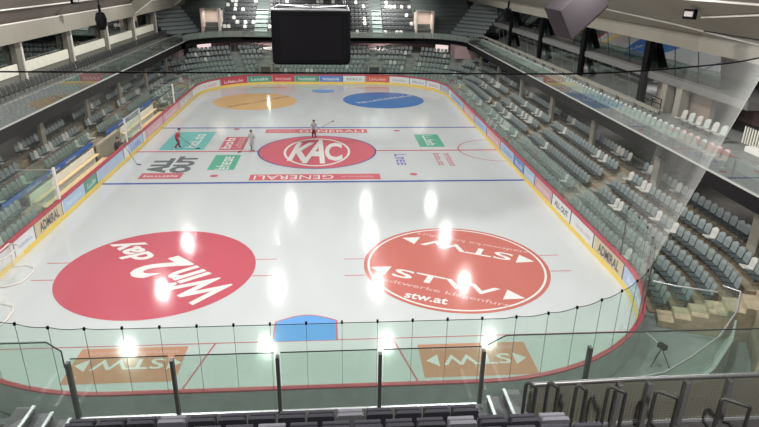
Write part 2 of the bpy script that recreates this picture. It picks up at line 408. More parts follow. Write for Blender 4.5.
W_, K_, RD, GR, BL = (.74, .75, .76), (.08, .08, .10), (.55, .06, .09), (.10, .33, .24), (.12, .24, .55)
LB, PK, BG = (.42, .55, .74), (.66, .38, .42), (.62, .52, .34)
# right side, near corner onwards
ad(sR(4.2)-0, sR(7.7), LB, 6, (.75, .82, .9))
ad(sR(7.75), sR(10.95), BG, 'ADMIRAL', K_, .5)
ad(sR(11.1), sR(13.8), W_, 14, (.55, .45, .45), .22)
ad(sR(14.2), sR(17.1), W_, 'ALL OUT', K_, .36)
ad(sR(17.2), sR(20.4), PK, 9, (.8, .7, .7), .28)
ad(sR(20.5), sR(22.8), LB, 10, (.8, .85, .9)); ad(sR(22.9), sR(25.2), BL, 9, (.8, .85, .9)); ad(sR(25.3), sR(29.0), LB, 5, (.15, .25, .6))
ad(sR(29.1), sR(33.5), PK, 6, (.8, .7, .72)); ad(sR(33.6), sR(38), LB, 14, (.2, .3, .6)); ad(sR(38.1), sR(43), PK, 7, (.8, .7, .72)); ad(sR(43.1), sR(50), LB, 14, (.2, .25, .5))
# left side
ad(sL(8.0), sL(11.2), W_, None); ad(sL(11.3), sL(13.3), W_, 7, (.25, .4, .6), .24); ad(sL(13.4), sL(16.6), BG, 'ADMIRAL', K_, .5)
ad(sL(16.8), sL(19.9), LB, 6, (.6, .75, .85)); ad(sL(20.0), sL(21.9), GR, 5, (.7, .8, .75)); ad(sL(22.1), sL(27.2), LB, 10, (.55, .5, .7))
ad(sL(28.3), sL(31.9), LB, 5, (.12, .2, .6), .5); ad(sL(32.6), sL(38), PK, 9, (.85, .6, .65)); ad(sL(38.1), sL(44), PK, 7, (.8, .65, .7)); ad(sL(44.1), sL(50), (.55, .5, .5), 3, (.8, .8, .8))
# far end
ad(sF(-9.4)+3.6+3.4, sF(-9.4)+3.7, W_, 4, (.75, .3, .4)); ad(sF(-9.4)+3.6, sF(-9.4), RD, 9, (.9, .85, .85))
ad(sF(-9.3), sF(-6.4), GR, 6, (.8, .85, .8)); ad(sF(-6.3), sF(-3.6), RD, 8, (.85, .6, .62)); ad(sF(-3.5), sF(-.6), GR, 8, (.8, .85, .8))
ad(sF(-.5), sF(2.4), BL, 7, (.8, .8, .9)); ad(sF(2.5), sF(5.2), W_, 5, (.2, .3, .25)); ad(sF(5.3), sF(8.2), (.62, .12, .08), 9, (.9, .7, .6))
ad(sF(8.3), sF(10.9), W_, 6, (.4, .4, .45)); ad(sF(11.0), sF(13.4), W_, 7, (.25, .3, .55)); ad(sF(13.5), sF(16.2), W_, 7, (.6, .3, .35)); ad(sF(16.3), sF(19.0), LB, 7, (.6, .3, .35))
# glass panes
def pane(s0, s1, zt):
    ribbon(MB(), s0+.012, s1-.012, rect(.055, 1.2, .067, zt), step=.5).build('glass_pane', G_RINK, boards)
seams = MB(); clips = []
sa, sb = sN(-9)-7.5, sN(cxr)+SEG[7]+.3          # near end with both near corners, one metre panes
n_near = 34; st = (sb-sa)/n_near
for i in range(n_near):
    pane(sa+i*st, sa+(i+1)*st, 3.47)
for i in range(n_near+1):
    x, y, a = S(sa+i*st, .061); seams.box(x-.006, y-.006, 1.2, x+.006, y+.006, 3.47); clips.append((x, y))
seams.build('pane_seams', DARKM, boards)
for s0, s1, n, zt in ((sR(8.4), CUM[1], 16, 2.85), (CUM[1], CUM[4], 18, 3.4), (CUM[4], sL(43.0), 4, 2.9), (sL(16.4), sL(8.6), 4, 2.9)):
    for i in range(n): pane(s0+(s1-s0)*i/n, s0+(s1-s0)*(i+1)/n, zt)
ribbon(MB(), sb, LT+sR(8.4), rect(.03, 1.2, .09, 2.9)).build('glass_end_post', WHITEP, boards)
side = MB()
for i in range(17):
    x, y, a = S(sR(8.4)+(CUM[1]-sR(8.4))*i/16, .061); side.box(x-.01, y-.01, 1.2, x+.01, y+.01, 2.85)
side.build('pane_seams', STEEL, boards)

def arc_(cx, cy, r, a0, a1, n): return [(cx+r*math.cos(R(a0+(a1-a0)*i/n)), cy+r*math.sin(R(a0+(a1-a0)*i/n))) for i in range(n+1)]
# ------------------------------------------------------------------ protective net above the near glass
def net_mat():
    m = bpy.data.materials.new('net'); m.use_nodes = True; nt = m.node_tree; nt.nodes.clear(); N = nt.nodes.new
    out = N('ShaderNodeOutputMaterial'); tr = N('ShaderNodeBsdfTransparent'); df = N('ShaderNodeBsdfDiffuse'); tl = N('ShaderNodeBsdfTranslucent')
    df.inputs['Color'].default_value = (.75, .77, .74, 1); tl.inputs['Color'].default_value = (.75, .77, .74, 1)
    lw = N('ShaderNodeLayerWeight'); lw.inputs['Blend'].default_value = .5
    pw = N('ShaderNodeMath'); pw.operation = 'POWER'; pw.inputs[1].default_value = 2.2
    ma = N('ShaderNodeMath'); ma.operation = 'MULTIPLY_ADD'; ma.inputs[1].default_value = .30; ma.inputs[2].default_value = .022
    a = N('ShaderNodeMixShader'); a.inputs['Fac'].default_value = .5; mx = N('ShaderNodeMixShader')
    L = nt.links.new
    L(lw.outputs['Facing'], pw.inputs[0]); L(pw.outputs[0], ma.inputs[0]); L(ma.outputs[0], mx.inputs['Fac'])
    L(df.outputs[0], a.inputs[1]); L(tl.outputs[0], a.inputs[2]); L(tr.outputs[0], mx.inputs[1]); L(a.outputs[0], mx.inputs[2]); L(mx.outputs[0], out.inputs['Surface'])
    return m
NET = net_mat()
net = thing('safety_net', 'fine translucent white net hung above the near end glass', 'net', (0, 0, 0))
def resample(pts, n):
    d = [0]
    for p, q in zip(pts, pts[1:]): d.append(d[-1]+(Vector(q)-Vector(p)).length)
    out = []
    for i in range(n+1):
        t = d[-1]*i/n; k = max(j for j in range(len(d)-1) if d[j] <= t+1e-9); f = (t-d[k])/max(1e-9, d[k+1]-d[k]); out.append(Vector(pts[k]).lerp(Vector(pts[k+1]), f))
    return out
x_r, x_l = XR+.06, XL-.06
half_r = [(*S(s_, .06)[:2],) for s_ in samples(sN(0), LT+sR(8.2), .25)]
half_l = [(*S(s_, .06)[:2],) for s_ in samples(sL(8.4), sN(0), .25)][::-1]
top_r = [(0, -.26), (11.2, -.26)]+arc_(11.2, 2.8, 3.06, 270, 360, 14)+[(x_r, 5.6)]
top_l = [(0, -.26), (-10.9, -.26)]+arc_(-10.9, 2.8, 3.06, 270, 180, 14)+[(x_l, 8.4)]
NN = 70
def net_rows(bot, top):
    B, T = resample(bot, NN), resample(top, NN); rows = []
    for i in range(NN+1):
        b_, t_ = B[i], T[i]; col = []
        for k in range(7):
            f = k/6; w = .07*math.sin(i*1.35)*math.sin(math.pi*f)
            p_ = b_.lerp(t_, f); ztop = 10.72+.6*max(0, min(1, (t_.x-7)/7))**1.6; col.append((p_.x+w*.6, p_.y+w, 3.47+(ztop-3.47)*f))
        rows.append(col)
    return rows
nb = MB()
rr_ = net_rows(half_l, top_l)[::-1][:-1]+net_rows(half_r, top_r)
nb.add([p for c in rr_ for p in c], [(i*7+j, (i+1)*7+j, (i+1)*7+j+1, i*7+j+1) for i in range(len(rr_)-1) for j in range(6)], 0, True)
nb.build('net_mesh', NET, net)
tp = [c[-1] for c in rr_]
MB().tube(tp, .022, 6).build('top_cable', BLACK, net)
MB().tube([(*S(s, .06)[:2], 3.5+.05*abs(math.sin((s-sa)/st*math.pi))*-1) for s in samples(sa, sb, .2)], .012, 5).build('bottom_cable', DARKM, net)
for x, y in clips: MB().box(x-.03, y-.03, 3.44, x+.03, y+.03, 3.53).build('clip', BLACK, net)
e = (13.3, .65, 11.2); MB().tube([e, (17.0, -1.2, 11.9)], .02, 6).build('guy_wire', BLACK, net)

# ------------------------------------------------------------------ seats
def seat_meshes(tag_, mb_back, mb_pan, w=.46):
    """rounded shell backrest, pan and bracket; sitter looks along +y, origin on the floor"""
    hw = w/2; prof = []
    for i in range(9):
        a = math.pi*i/8; prof.append((math.cos(a)*hw, .70+.15*math.sin(a)))
    outl = [(hw*.92, .40)]+prof+[(-hw*.92, .40)]
    def yb(x, z): return -.20-(z-.40)*.22+(x/hw)**2*.05
    vs = [(x, yb(x, z), z) for x, z in outl]+[(x, yb(x, z)-.035, z-.004) for x, z in outl]; n = len(outl)
    back = MB().add(vs, [list(range(n))[::-1], list(range(n, 2*n))]+[(i, (i+1) % n, n+(i+1) % n, n+i) for i in range(n)])
    pan = MB().prism([(-.19, .40), (-.19, .36), (.18, .39), (.23, .41), (.23, .45), (.17, .45), (-.05, .41)][::-1], 'x', -hw*.94, hw*.94)
    br = MB().box(-.03, -.22, .0, .03, -.16, .40).box(-.03, -.2, .30, .03, .1, .36).box(-.10, -.25, 0, .10, -.12, .02)
    return back.mesh('backrest_'+tag_, mb_back), pan.mesh('seat_'+tag_, mb_pan), br.mesh('bracket_'+tag_, STEEL)
def joined(tag_, m1, m2):
    mb = MB()
    for i, me in enumerate(seat_meshes('tmp', m1, m2)):
        mb.add([v.co[:] for v in me.vertices], [list(p.vertices) for p in me.polygons], i); bpy.data.meshes.remove(me)
    return mb.mesh('stadium_seat_'+tag_, [m1, m2, STEEL])
PROTO = {k: (seat_meshes(k, a, b), joined(k, a, b)) for k, a, b in (('grey', SEATG, SEATP), ('white', SEATW, SEATW), ('black', SEATK, SEATK), ('green', SEATV, SEATV), ('rose', SEATR, SEATR))}
def place_seat(kind, x, y, z, ang, label, group, parts=True, name='stadium_seat'):
    """ang = direction the sitter looks, degrees"""
    rz = R(ang-90)
    if parts:
        t = thing(name, label, 'seat', (x, y, z), rz, group)
        for nm, me in zip(('backrest', 'seat', 'bracket'), PROTO[kind][0]):
            o = bpy.data.objects.new(nm, me); COL.objects.link(o); o.parent = t
    else:
        t = tag(link(name, PROTO[kind][1], None, (x, y, z), rz), label, 'seat', group)
    return t
def merge_seats(name, lst, label, cat):
    """many small seats as one mesh: entries are (kind, x, y, z, ang)"""
    mb = MB(); mats = []; src = {}
    for kind, x, y, z, ang in lst:
        if kind not in src:
            me = PROTO[kind][1]; base = len(mats); mats += list(me.materials)
            src[kind] = ([v.co.copy() for v in me.vertices], [list(p.vertices) for p in me.polygons], [p.material_index+base for p in me.polygons])
        vs0, fs0, mi0 = src[kind]
        Mx = Matrix.Translation((x, y, z)) @ Matrix.Rotation(R(ang-90), 4, 'Z'); o = len(mb.v)
        mb.v += [(Mx @ v)[:] for v in vs0]; mb.f += [[i+o for i in f] for f in fs0]; mb.m += mi0; mb.sm += [False]*len(fs0)
    return tag(mb.build(name, mats), label, cat, None, 'stuff')
REMOTE = []
def nth(n): return '%d%s' % (n, 'th' if 10 < n % 100 < 14 else {1: 'st', 2: 'nd', 3: 'rd'}.get(n % 10, 'th'))
def pix(x, y, z):
    d = Vector((x, y, z))-CAM; w = d.dot(fw)
    if w < .5: return None
    return 379.5+FPX*d.dot(r2)/w, 213.5-FPX*d.dot(u2)/w, w

# ------------------------------------------------------------------ lower bowl
ROWD = [.95, 1.8, 2.65, 3.5, 4.35, 5.2, 6.05, 6.9]                  # seat line distance behind the boards
ROWZ = [.02, .28, .63, 1.03, 1.50, 2.04, 2.6, 3.1]                   # tread heights
NR = 6
def terrace(name, s0, s1, k0, k1, lbl, m=CONC):
    mb = MB()
    for k in range(k0, k1):
        d1 = (ROWD[k]+.43); ribbon(mb, s0, s1, rect(ROWD[k]-.42, -.05, d1, ROWZ[k]), step=.8)
    return struct(mb.build(name, m), lbl, 'terrace')
A_NR = LT-RC*R(17)                      # near right corner, 17 degrees past the straight
terrace('floor_terrace_right', A_NR-LT-.1, CUM[1]+.0, 0, 6, 'stepped brown concrete terrace of the right lower stand')
terrace('floor_terrace_far', CUM[1], CUM[4], 0, 8, 'stepped terrace of the far lower stand', CONC_G)
terrace('floor_terrace_left', CUM[4], sL(44.0), 0, 6, 'stepped terrace at far part of left lower stand')
terrace('floor_terrace_corner', LT-RC*R(72), LT-RC*R(25), 4, 6, 'brown terrace steps curving around the near right corner')
LX = [-14.85, -15.6, -16.4, -17.2, -18.05]; LZ = [.05, .55, 1.1, 1.55, 2.1]
tl = MB()
for k in range(2, 5): tl.box(LX[k]-.42, 14, -.05, LX[k]+.42, 44, LZ[k])
for k in range(0, 5): tl.box(LX[k]-.42, 5, -.05, LX[k]+.42, 17.2, LZ[k])
struct(tl.build('floor_terrace_side', CONC), 'stepped concrete terrace of the left lower stand', 'terrace')

RIGHT, WHITE, REST = [], [], []
aislesR = [18.0, 30.8, 43.0]
def in_aisle(s, k):
    y = s+cyn
    return any(abs(y-(a+k*.0)) < .75 for a in aislesR)
for k in range(NR):
    s = -RC*R(16) if k < 5 else -RC*R(10); s_end = CUM[1]; n = 0; white_p = .09 if k > 1 else .04
    while s < s_end:
        ds = .52
        if s < 0: ds = .52*RC/(RC+ROWD[k])
        if not in_aisle(s, k):
            x, y, a = S(s, ROWD[k]); n += 1
            p = rnd.random()
            w_ = p < (white_p if y < 30 else .16)
            (WHITE if w_ else RIGHT).append((x, y, ROWZ[k], a+180, 'right lower stand', k, n))
        s += ds
for k in (4, 5):
    n = 0; s = LT-RC*R(70)
    while s < LT-RC*R(30):
        x, y, a = S(s, ROWD[k]); n += 1; RIGHT.append((x, y, ROWZ[k], a+180, 'near right corner', k, n)); s += .52*RC/(RC+ROWD[k])
# far lower stand, corners included
for k in range(8):
    s = CUM[1]; n = 0
    while s < CUM[4]:
        corner = not (CUM[2] <= s <= CUM[3]); ds = .55*(RC/(RC+ROWD[k]) if corner else 1)
        x, y, a = S(s, ROWD[k])
        gap = any(abs(s-g) < .6*RC/(RC+ROWD[k]) for g in (CUM[1]+3.2, CUM[1]+9.5, CUM[3]+3.5, CUM[3]+9.8)) or any(abs(x-g) < (1.3 if k < 5 else .5) for g in (-7.2, 6.4))
        if (x < -16.4 or x > 15.9) and y > 59.0 and k >= 5: gap = True
        if not gap and y < 69.5 and not (14.8 < abs(x) and y > 66.8):
            n += 1; w_ = rnd.random() < .05
            (WHITE if w_ else REST).append((x, y, ROWZ[k], a+180, 'far lower stand', k, n))
        s += ds
for k in range(5):
    y = 6.0; n = 0
    y_end = 44 if k >= 2 else 16.1
    while y < y_end:
        aisle = any(abs(y-a) < .8 for a in (10.8, 20.5, 29.5, 36.5))
        if not aisle:
            n += 1; w_ = rnd.random() < (.14 if k > 2 else .05)
            (WHITE if w_ else REST).append((LX[k], y, LZ[k], 0, 'left lower stand', k, n))
        y += .52
for k in range(6):
    s = CUM[4]; n = 0
    while s < sL(44.5):
        x, y, a = S(s, ROWD[k]); n += 1; w_ = rnd.random() < .2
        (WHITE if w_ else REST).append((x, y, ROWZ[k], a+180, 'left far stand', k, n)); s += .52
def keyed(l): return sorted(l, key=lambda t: (Vector((t[1], t[2], t[3]))-CAM).length)
allseats = keyed([('grey',)+t for t in RIGHT+REST]+[('white',)+t for t in WHITE])
vis, hid = [], []
for t in allseats:
    q = pix(t[1], t[2], t[3]+.8)
    (vis if q and -4 < q[0] < 763 and -4 < q[1] < 431 else hid).append(t)
for i, t in enumerate(vis[:300]):
    place_seat(*t[:5], '%s plastic seat, %s, %s row above the ice, %s from its near end' % (t[0], t[5], nth(t[6]+1), nth(t[7])), 'plastic seats of the lower stands', parts=i < 170)
REMOTE += [t[:5] for t in vis[300:]]+[t[:5] for t in hid if t[2] > 5]

# aisle steps between the blocks, right lower stand
def aisle_stair(s, lbl, k0=0, k1=6, wd=.6):
    mb = MB()
    for k in range(k0, k1-1):
        ribbon(mb, s-wd, s+wd, rect(ROWD[k]+.16, ROWZ[k]-.01, ROWD[k]+.43, (ROWZ[k]+ROWZ[k+1])/2), step=.4)
    return tag(mb.build('aisle_stair', CONC_G), lbl, 'stairs', 'aisle stairs of the lower stands')
for a, l in zip(aislesR, ('near', 'middle', 'far')): aisle_stair(sR(a), 'concrete aisle steps through the right lower stand, the %s of three' % l)
# stair up from the gangway in the near right corner
st_ = MB(); sc_ = LT-RC*R(21.5)
for i in range(8):
    ribbon(st_, sc_-.42, sc_+.42, rect(.75+i*.58, -.04, .75+(i+1)*.58+(.2 if i == 7 else 0), .24*(i+1)), step=.3)
tag(st_.build('gangway_stair', mat('sand_step', (.40, .34, .24), .8, noise=.15, nscale=4)), 'sand coloured steps climbing from the gangway into the near right corner seats', 'stairs')

# concourse behind the lower bowl, columns and outer walls
struct(MB().box(20.4, -8, -.05, 27.5, 75, 2.04).build('floor_upper_right', CONC_G), 'concourse floor behind the right lower stand', 'floor')
struct(MB().box(-25, -8, -.05, -18.5, 75, 2.1).build('floor_upper_left', CONC_G), 'concourse floor behind the left lower stand', 'floor')
struct(MB().box(-25, 67.6, -.05, 27.5, 76, 3.1).build('floor_upper_far', CONC_G), 'concourse floor behind the far lower stand', 'floor')
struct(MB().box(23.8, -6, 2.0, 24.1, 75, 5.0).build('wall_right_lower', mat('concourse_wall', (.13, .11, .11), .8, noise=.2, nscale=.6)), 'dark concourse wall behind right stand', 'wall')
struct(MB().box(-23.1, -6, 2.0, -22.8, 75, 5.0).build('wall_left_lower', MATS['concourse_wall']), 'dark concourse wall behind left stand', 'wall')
struct(MB().box(-25, 72.6, 3.0, 27.5, 72.9, 5.0).build('wall_far_lower', PINKW), 'rose grey wall under the far upper stand', 'wall')
for i, y in enumerate((6.4, 14.8, 23.5, 31.8, 40.2, 48.6, 57.0)):
    struct(MB().bbox(18.88, y-.3, 1.9, 19.12, y+.3, 4.35, .02).build('column', BEIGE), 'beige concrete column', 'column')
for i, y in enumerate((15.6, 23.8, 31.5, 39.0, 47.0, 55.0)):
    struct(MB().bbox(-17.76, y-.28, 1.0, -17.53, y+.28, 4.35, .02).build('column', BEIGE), 'beige concrete column', 'column')

# ------------------------------------------------------------------ balcony slab and dark fascia
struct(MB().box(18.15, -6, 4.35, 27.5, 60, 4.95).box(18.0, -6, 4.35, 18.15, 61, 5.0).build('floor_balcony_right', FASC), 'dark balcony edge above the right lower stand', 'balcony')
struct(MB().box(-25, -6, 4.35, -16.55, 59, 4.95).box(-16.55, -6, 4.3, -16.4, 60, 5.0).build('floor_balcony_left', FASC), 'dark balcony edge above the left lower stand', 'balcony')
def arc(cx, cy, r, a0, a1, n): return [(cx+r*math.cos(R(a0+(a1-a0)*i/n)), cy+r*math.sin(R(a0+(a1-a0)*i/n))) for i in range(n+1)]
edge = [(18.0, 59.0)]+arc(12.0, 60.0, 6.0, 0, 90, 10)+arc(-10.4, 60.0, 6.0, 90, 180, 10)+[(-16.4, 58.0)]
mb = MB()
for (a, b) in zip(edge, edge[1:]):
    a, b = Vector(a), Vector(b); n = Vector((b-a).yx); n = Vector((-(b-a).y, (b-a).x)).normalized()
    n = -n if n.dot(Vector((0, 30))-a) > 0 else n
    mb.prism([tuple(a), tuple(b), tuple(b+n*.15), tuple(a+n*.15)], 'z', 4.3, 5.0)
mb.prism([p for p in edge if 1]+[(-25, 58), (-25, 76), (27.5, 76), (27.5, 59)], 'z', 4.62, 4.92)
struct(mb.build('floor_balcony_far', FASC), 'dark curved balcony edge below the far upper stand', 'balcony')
struct(MB().box(17.97, -6, 5.0, 18.16, 60, 5.04).build('trim_4', mat('grey_trim', (.42, .42, .40), .6)), 'pale strip on top of the right balcony edge', 'trim')
struct(MB().box(-16.56, -6, 5.0, -16.37, 60, 5.04).build('trim_5', MATS['grey_trim']), 'pale strip on top of the left balcony edge', 'trim')
# parapet glass
def parapet(name, pts, z0, z1, m, label, rail=True, postm=STEEL, every=1, seglen=2.1):
    root = thing(name, label, 'balustrade', (pts[0][0], pts[0][1], z0))
    o = Vector((pts[0][0], pts[0][1], z0))
    for (a, b) in zip(pts, pts[1:]):
        a, b = Vector(a), Vector(b); L = (b-a).length; n = max(1, round(L/seglen)); t = (b-a)/L; nn = Vector((-t.y, t.x))*.008
        for i in range(n):
            p, q = a+t*(L*i/n+.015), a+t*(L*(i+1)/n-.015)
            MB().prism([tuple(p-nn-o.xy), tuple(q-nn-o.xy), tuple(q+nn-o.xy), tuple(p+nn-o.xy)], 'z', 0, z1-z0).build('glass_pane', m, root)
    if rail: MB().tube([(p[0]-o.x, p[1]-o.y, z1-z0) for p in pts], .035 if name == 'gangway_fence' else .022, 6).build('handrail', postm, root)
    return root
parapet('glass_balustrade', [(-16.47, 9.0), (-16.47, 59.0)], 5.0, 6.12, G_SIDE, 'glass balustrade along the edge of the left gallery', seglen=2.4)
parapet('glass_balustrade', [(18.07, -2.0), (18.07, 60.0)], 5.0, 6.12, G_SIDE, 'glass balustrade along the edge of the right gallery', seglen=2.4)
e2 = [(18.07, 60.0)]+arc(12.0, 60.0, 6.08, 10, 90, 7)+arc(-10.4, 60.0, 6.08, 90, 170, 7)+[(-16.47, 59.2)]
parapet('glass_balustrade', e2, 5.0, 5.72, glass_mat('green_glass', (.62, .74, .68), 1.6, .02, .25), 'pale green glass balustrade below the far upper stand', seglen=2.6)

# ------------------------------------------------------------------ left gallery
struct(MB().box(-19.9, 9, 4.9, -17.75, 60, 5.5).build('floor_gallery_step', CONC_G), 'raised step of the left gallery', 'floor')
n = 0
for row, (x, z) in enumerate(((-17.15, 4.95), (-18.3, 5.5))):
    y = 14.0; n = 0
    while y < 60:
        n += 1
        place_seat('black', x, y, z, 0, 'dark high backed seat in the left gallery, %s row, %s place along' % (('front', 'back')[row], nth(n)), 'dark seats of the left gallery', parts=(y < 32), name='gallery_seat')
        y += .62
LWY = [18.4, 26.6, 34.7, 42.8, 50.8, 58.9]
for y in LWY:
    o = struct(MB().bbox(-19.75, y-.42, 4.95, -19.35, y+.42, 9.0, .03).build('column', mat('taupe_column', (.19, .18, .15), .8)), 'beige gallery column between cream panels', 'column')
    MB().box(-19.35, y+.22, 5.0, -19.3, y+.42, 8.4).build('lit_face_strip', TRIMW, o)  # pale strip paints the light on the column's bright face
for i, (a, b) in enumerate(zip(LWY, LWY[1:])):
    o = MB().box(-19.6, a+.45, 6.42, -19.45, b-.45, 7.1)
    tag(o.build('spandrel_panel', CREAM), 'cream balustrade panel in the left gallery, %s from the near end' % nth(i+1), 'panel', 'cream panels of the left gallery')
    w = struct(MB().box(-19.8, a+.45, 7.1, -19.78, b-.45, 8.55).build('window_%d' % (i+1), G_FAC), 'dark gallery window above a cream panel', 'window')
struct(MB().box(-25, 9, 4.95, -24.8, 75, 10.5).build('wall_left', GREENR), 'dark wall behind the left gallery windows', 'wall')
struct(MB().box(-19.7, 9, 4.95, -19.5, 59, 6.4).build('wall_left_gallery', mat('gallery_wall', (.17, .17, .14), .8)), 'wall below the cream panels', 'wall')
# far seats seen through the left windows
merge_seats('gallery_seat_rows', [('green', -21.5-.8*r_, 20+.62*i, 6.0+.45*r_, 0) for r_ in range(3) for i in range(62)], 'rows of seats behind the dark left gallery windows', 'seats')
struct(MB().box(-24.8, 18, 4.95, -20.9, 60, 6.0).box(-24.8, 18, 6.0, -21.8, 60, 6.45).box(-24.8, 18, 6.4, -22.6, 60, 6.9).build('floor_gallery_rear', CONC_G), 'stepped floor behind the left windows', 'floor')

# ------------------------------------------------------------------ right gallery
struct(MB().box(19.4, -4, 4.9, 27.3, 60, 5.45).build('floor_gallery_right_step', CONC_G), 'raised floor of the right gallery', 'floor')
y = 9.5; n = 0
while y < 58:
    n += 1; kind = 'rose' if y < 13.5 and n % 4 else ('white' if rnd.random() < .3 else 'green')
    place_seat(kind, 18.75, y, 5.0, 180, '%s shell seat right behind the right gallery glass, %s from the near end' % ({'rose': 'pinkish', 'white': 'white', 'green': 'pale green'}[kind], nth(n)), 'pale seats behind the right gallery glass', parts=(y < 30), name='shell_seat')
    y += .6
y = 12.2
for n in range(6):
    place_seat('white' if n % 2 else 'green', 20.3, y, 5.45, 180, '%s shell seat, rear row of the right gallery, %s from the near end' % ('white' if n % 2 else 'pale green', nth(n+1)), 'rear seats of the right gallery', parts=True, name='shell_seat'); y += .72
desk = thing('press_desk', 'long narrow cream counter behind the pale seats of the right gallery', 'counter', (19.35, 16.4, 5.45))
MB().box(-.1, 0, .66, .12, 43, .7).build('desk_top', BEIGE, desk)
MB().box(-.1, 0, .55, -.08, 43, .66).build('modesty_panel', BEIGE, desk)
for i in range(18): MB().box(-.15, .3+i*2.4, 0, .1, .36+i*2.4, .66).build('leg', STEEL, desk)
RWY = [21.5, 31.6, 41.8, 52.0]
for i, y in enumerate(RWY):
    struct(MB().bbox(20.7, y-.3, 5.45, 21.0, y+.3, 9.6, .02).build('column', BLACK), 'black steel pillar in the right glass facade', 'column')
ys = [14.2]+RWY+[60.0]
for i, (a, b) in enumerate(zip(ys, ys[1:])):
    w = struct(MB().prism([(21.42, 7.62), (21.44, 7.62), (21.05, 9.45), (21.03, 9.45)], 'y', a+.4, b-.4).build('window_%d' % (i+11), G_FAC), 'tall upper facade window reflecting the ice', 'window')
    for t in (.33, .66): MB().prism([(21.40, 7.62), (21.47, 7.62), (21.08, 9.45), (21.01, 9.45)], 'y', a+(b-a)*t-.025, a+(b-a)*t+.025).build('mullion', DARKM, w)
    if a > 20:
        w = struct(MB().prism([(21.42, 5.45), (21.44, 5.45), (21.07, 7.2), (21.05, 7.2)], 'y', a+.4, b-.4).build('window_%d' % (i+21), G_FAC), 'lower facade window of the right gallery', 'window')
        for t in (.25, .5, .75): MB().prism([(21.40, 5.45), (21.47, 5.45), (21.10, 7.2), (21.03, 7.2)], 'y', a+(b-a)*t-.03, a+(b-a)*t+.03).build('mullion', STEEL, w)
struct(MB().box(20.9, 11.5, 7.2, 27.5, 60, 7.6).build('trim_1', mat('grey_ledge', (.15, .15, .145), .8)), 'grey ledge between the two window rows of the right facade', 'ledge')
struct(MB().box(27.3, -6, 5, 27.5, 75, 14).build('wall_right', GREENR), 'dark green grey wall of the rooms behind the right facade', 'wall')
struct(MB().box(21.6, 20.2, 5.45, 21.9, 21.0, 7.2).box(21.8, 15.6, 5.45, 22.1, 20.2, 7.2).build('wall_right_gallery', BROWN), 'brown grey wall behind rear seats', 'wall')
for i, y in enumerate((19.2, 17.6)):
    tag(MB().bbox(21.0, y-.3, 5.45, 21.5, y+.3, 7.2, .02).build('pilaster', BEIGE), ('sand coloured pilaster next to the black railing, right gallery', 'sand coloured pilaster nearest the rear white seats, right gallery')[i], 'pilaster')
rl = thing('steel_railing', 'small black railing at the end of the right gallery room', 'railing', (20.4, 18.2, 5.45))
for i in range(3): MB().tube([(0, 0, .35+i*.3), (0, 2.0, .35+i*.3)], .03, 6).build('rail', BLACK, rl)
for i in range(3): MB().tube([(0, i, 0), (0, i, .95)], .03, 6).build('post', BLACK, rl)
for i in range(6):
    y = 23.5+i*5.6
    t = thing('bar_table', 'small round table in the right gallery room, %s from the near end' % nth(i+1), 'table', (23.0, y, 5.45), 0, 'tables of the right gallery rooms')
    MB().tube([(0, 0, 0), (0, 0, 1.05)], .04, 8).build('pole', STEEL, t); MB().tube([(0, 0, 1.05), (0, 0, 1.09)], .38, 16, smooth=False).build('table_top', WHITEP, t); MB().tube([(0, 0, 0), (0, 0, .03)], .25, 14, smooth=False).build('foot', STEEL, t)
# near right: rose wall, dark stair, pale balusters
struct(MB().box(24.6, 2, 5.4, 24.8, 20.0, 9.4).build('wall_right_near', PINKW), 'rose coloured wall beside the dark stair', 'wall')
sta = thing('steel_staircase', 'dark steel staircase against the rose wall at the near right', 'staircase', (23.6, 10.8, 5.45), math.pi)
for sx in (0, .95): MB().prism([(0, 0), (.3, 0), (-3.0, 3.3), (-3.3, 3.3)], 'x', sx, sx+.06).build('stringer', BLACK, sta)
for i in range(11): MB().box(0, -.02-i*.3, .28+i*.3, 1.0, .26-i*.3, .32+i*.3).build('tread', BLACK, sta)
MB().tube([(0, .2, 1.0), (0, -3.1, 4.3)], .03, 6).build('handrail', BLACK, sta)
bal = thing('balustrade', 'pale vertical bar balustrade beside the near right staircase', 'balustrade', (21.4, 9.0, 5.45))
MB().box(-.03, 0, .9, .03, 3.0, .96).build('top_rail', DARKM, bal)
for i in range(16): MB().box(-.02, .05+i*.19, .05, .02, .12+i*.19, .9).build('bar', CREAM, bal)
tag(MB().bbox(20.6, 8.6, 5.46, 21.0, 10.6, 5.72, .02).build('planter_box', WHITEP), 'low white box at the foot of the pale bar balustrade', 'box')

# ------------------------------------------------------------------ far upper stand
ft = MB()
for j in range(14):
    ft.box(-20.5, 67.0+j*.8, 4.9, 20.5, 67.8+j*.8+.02, 5.0+j*.5)
struct(ft.build('floor_terrace_upper_far', mat('upper_terrace', (.10, .12, .115), .8)), 'dark steps of the far upper stand', 'terrace')
struct(MB().box(-26, 78.5, 0, 28, 79, 16).build('wall_far', CONC_G), 'grey far wall', 'wall')
sec = [(-13.3, -9.3), (-7.4, 6.5), (8.0, 12.3)]
UP, UPH, UPW = [], [], []
for j in range(11):
    y = 67.45+j*.8; z = 5.0+j*.5; n = 0
    for a, b in sec:
        x = a+.25
        while x < b:
            n += 1; rec = (x, y, z, -90, j, n); q = pix(x, y, z+.8)
            cubehid = q and 270 < q[0] < 351 and q[1] > 6
            if not q or q[1] < -2 or cubehid: UPH.append(rec)
            elif rnd.random() < .17: UPW.append(rec)
            else: UP.append(rec)
            x += .53
for r_ in UP: place_seat('black', *r_[:4], 'black seat in the far upper stand, %s row up, %s along the row' % (nth(r_[4]+1), nth(r_[5])), 'black and white seats of the far upper stand', parts=False, name='folding_seat')
for r_ in UPW: place_seat('white', *r_[:4], 'white seat in the far upper stand, %s row up, %s along the row' % (nth(r_[4]+1), nth(r_[5])), 'black and white seats of the far upper stand', parts=False, name='folding_seat')
REMOTE += [('black',)+r_[:4] for r_ in UPH]
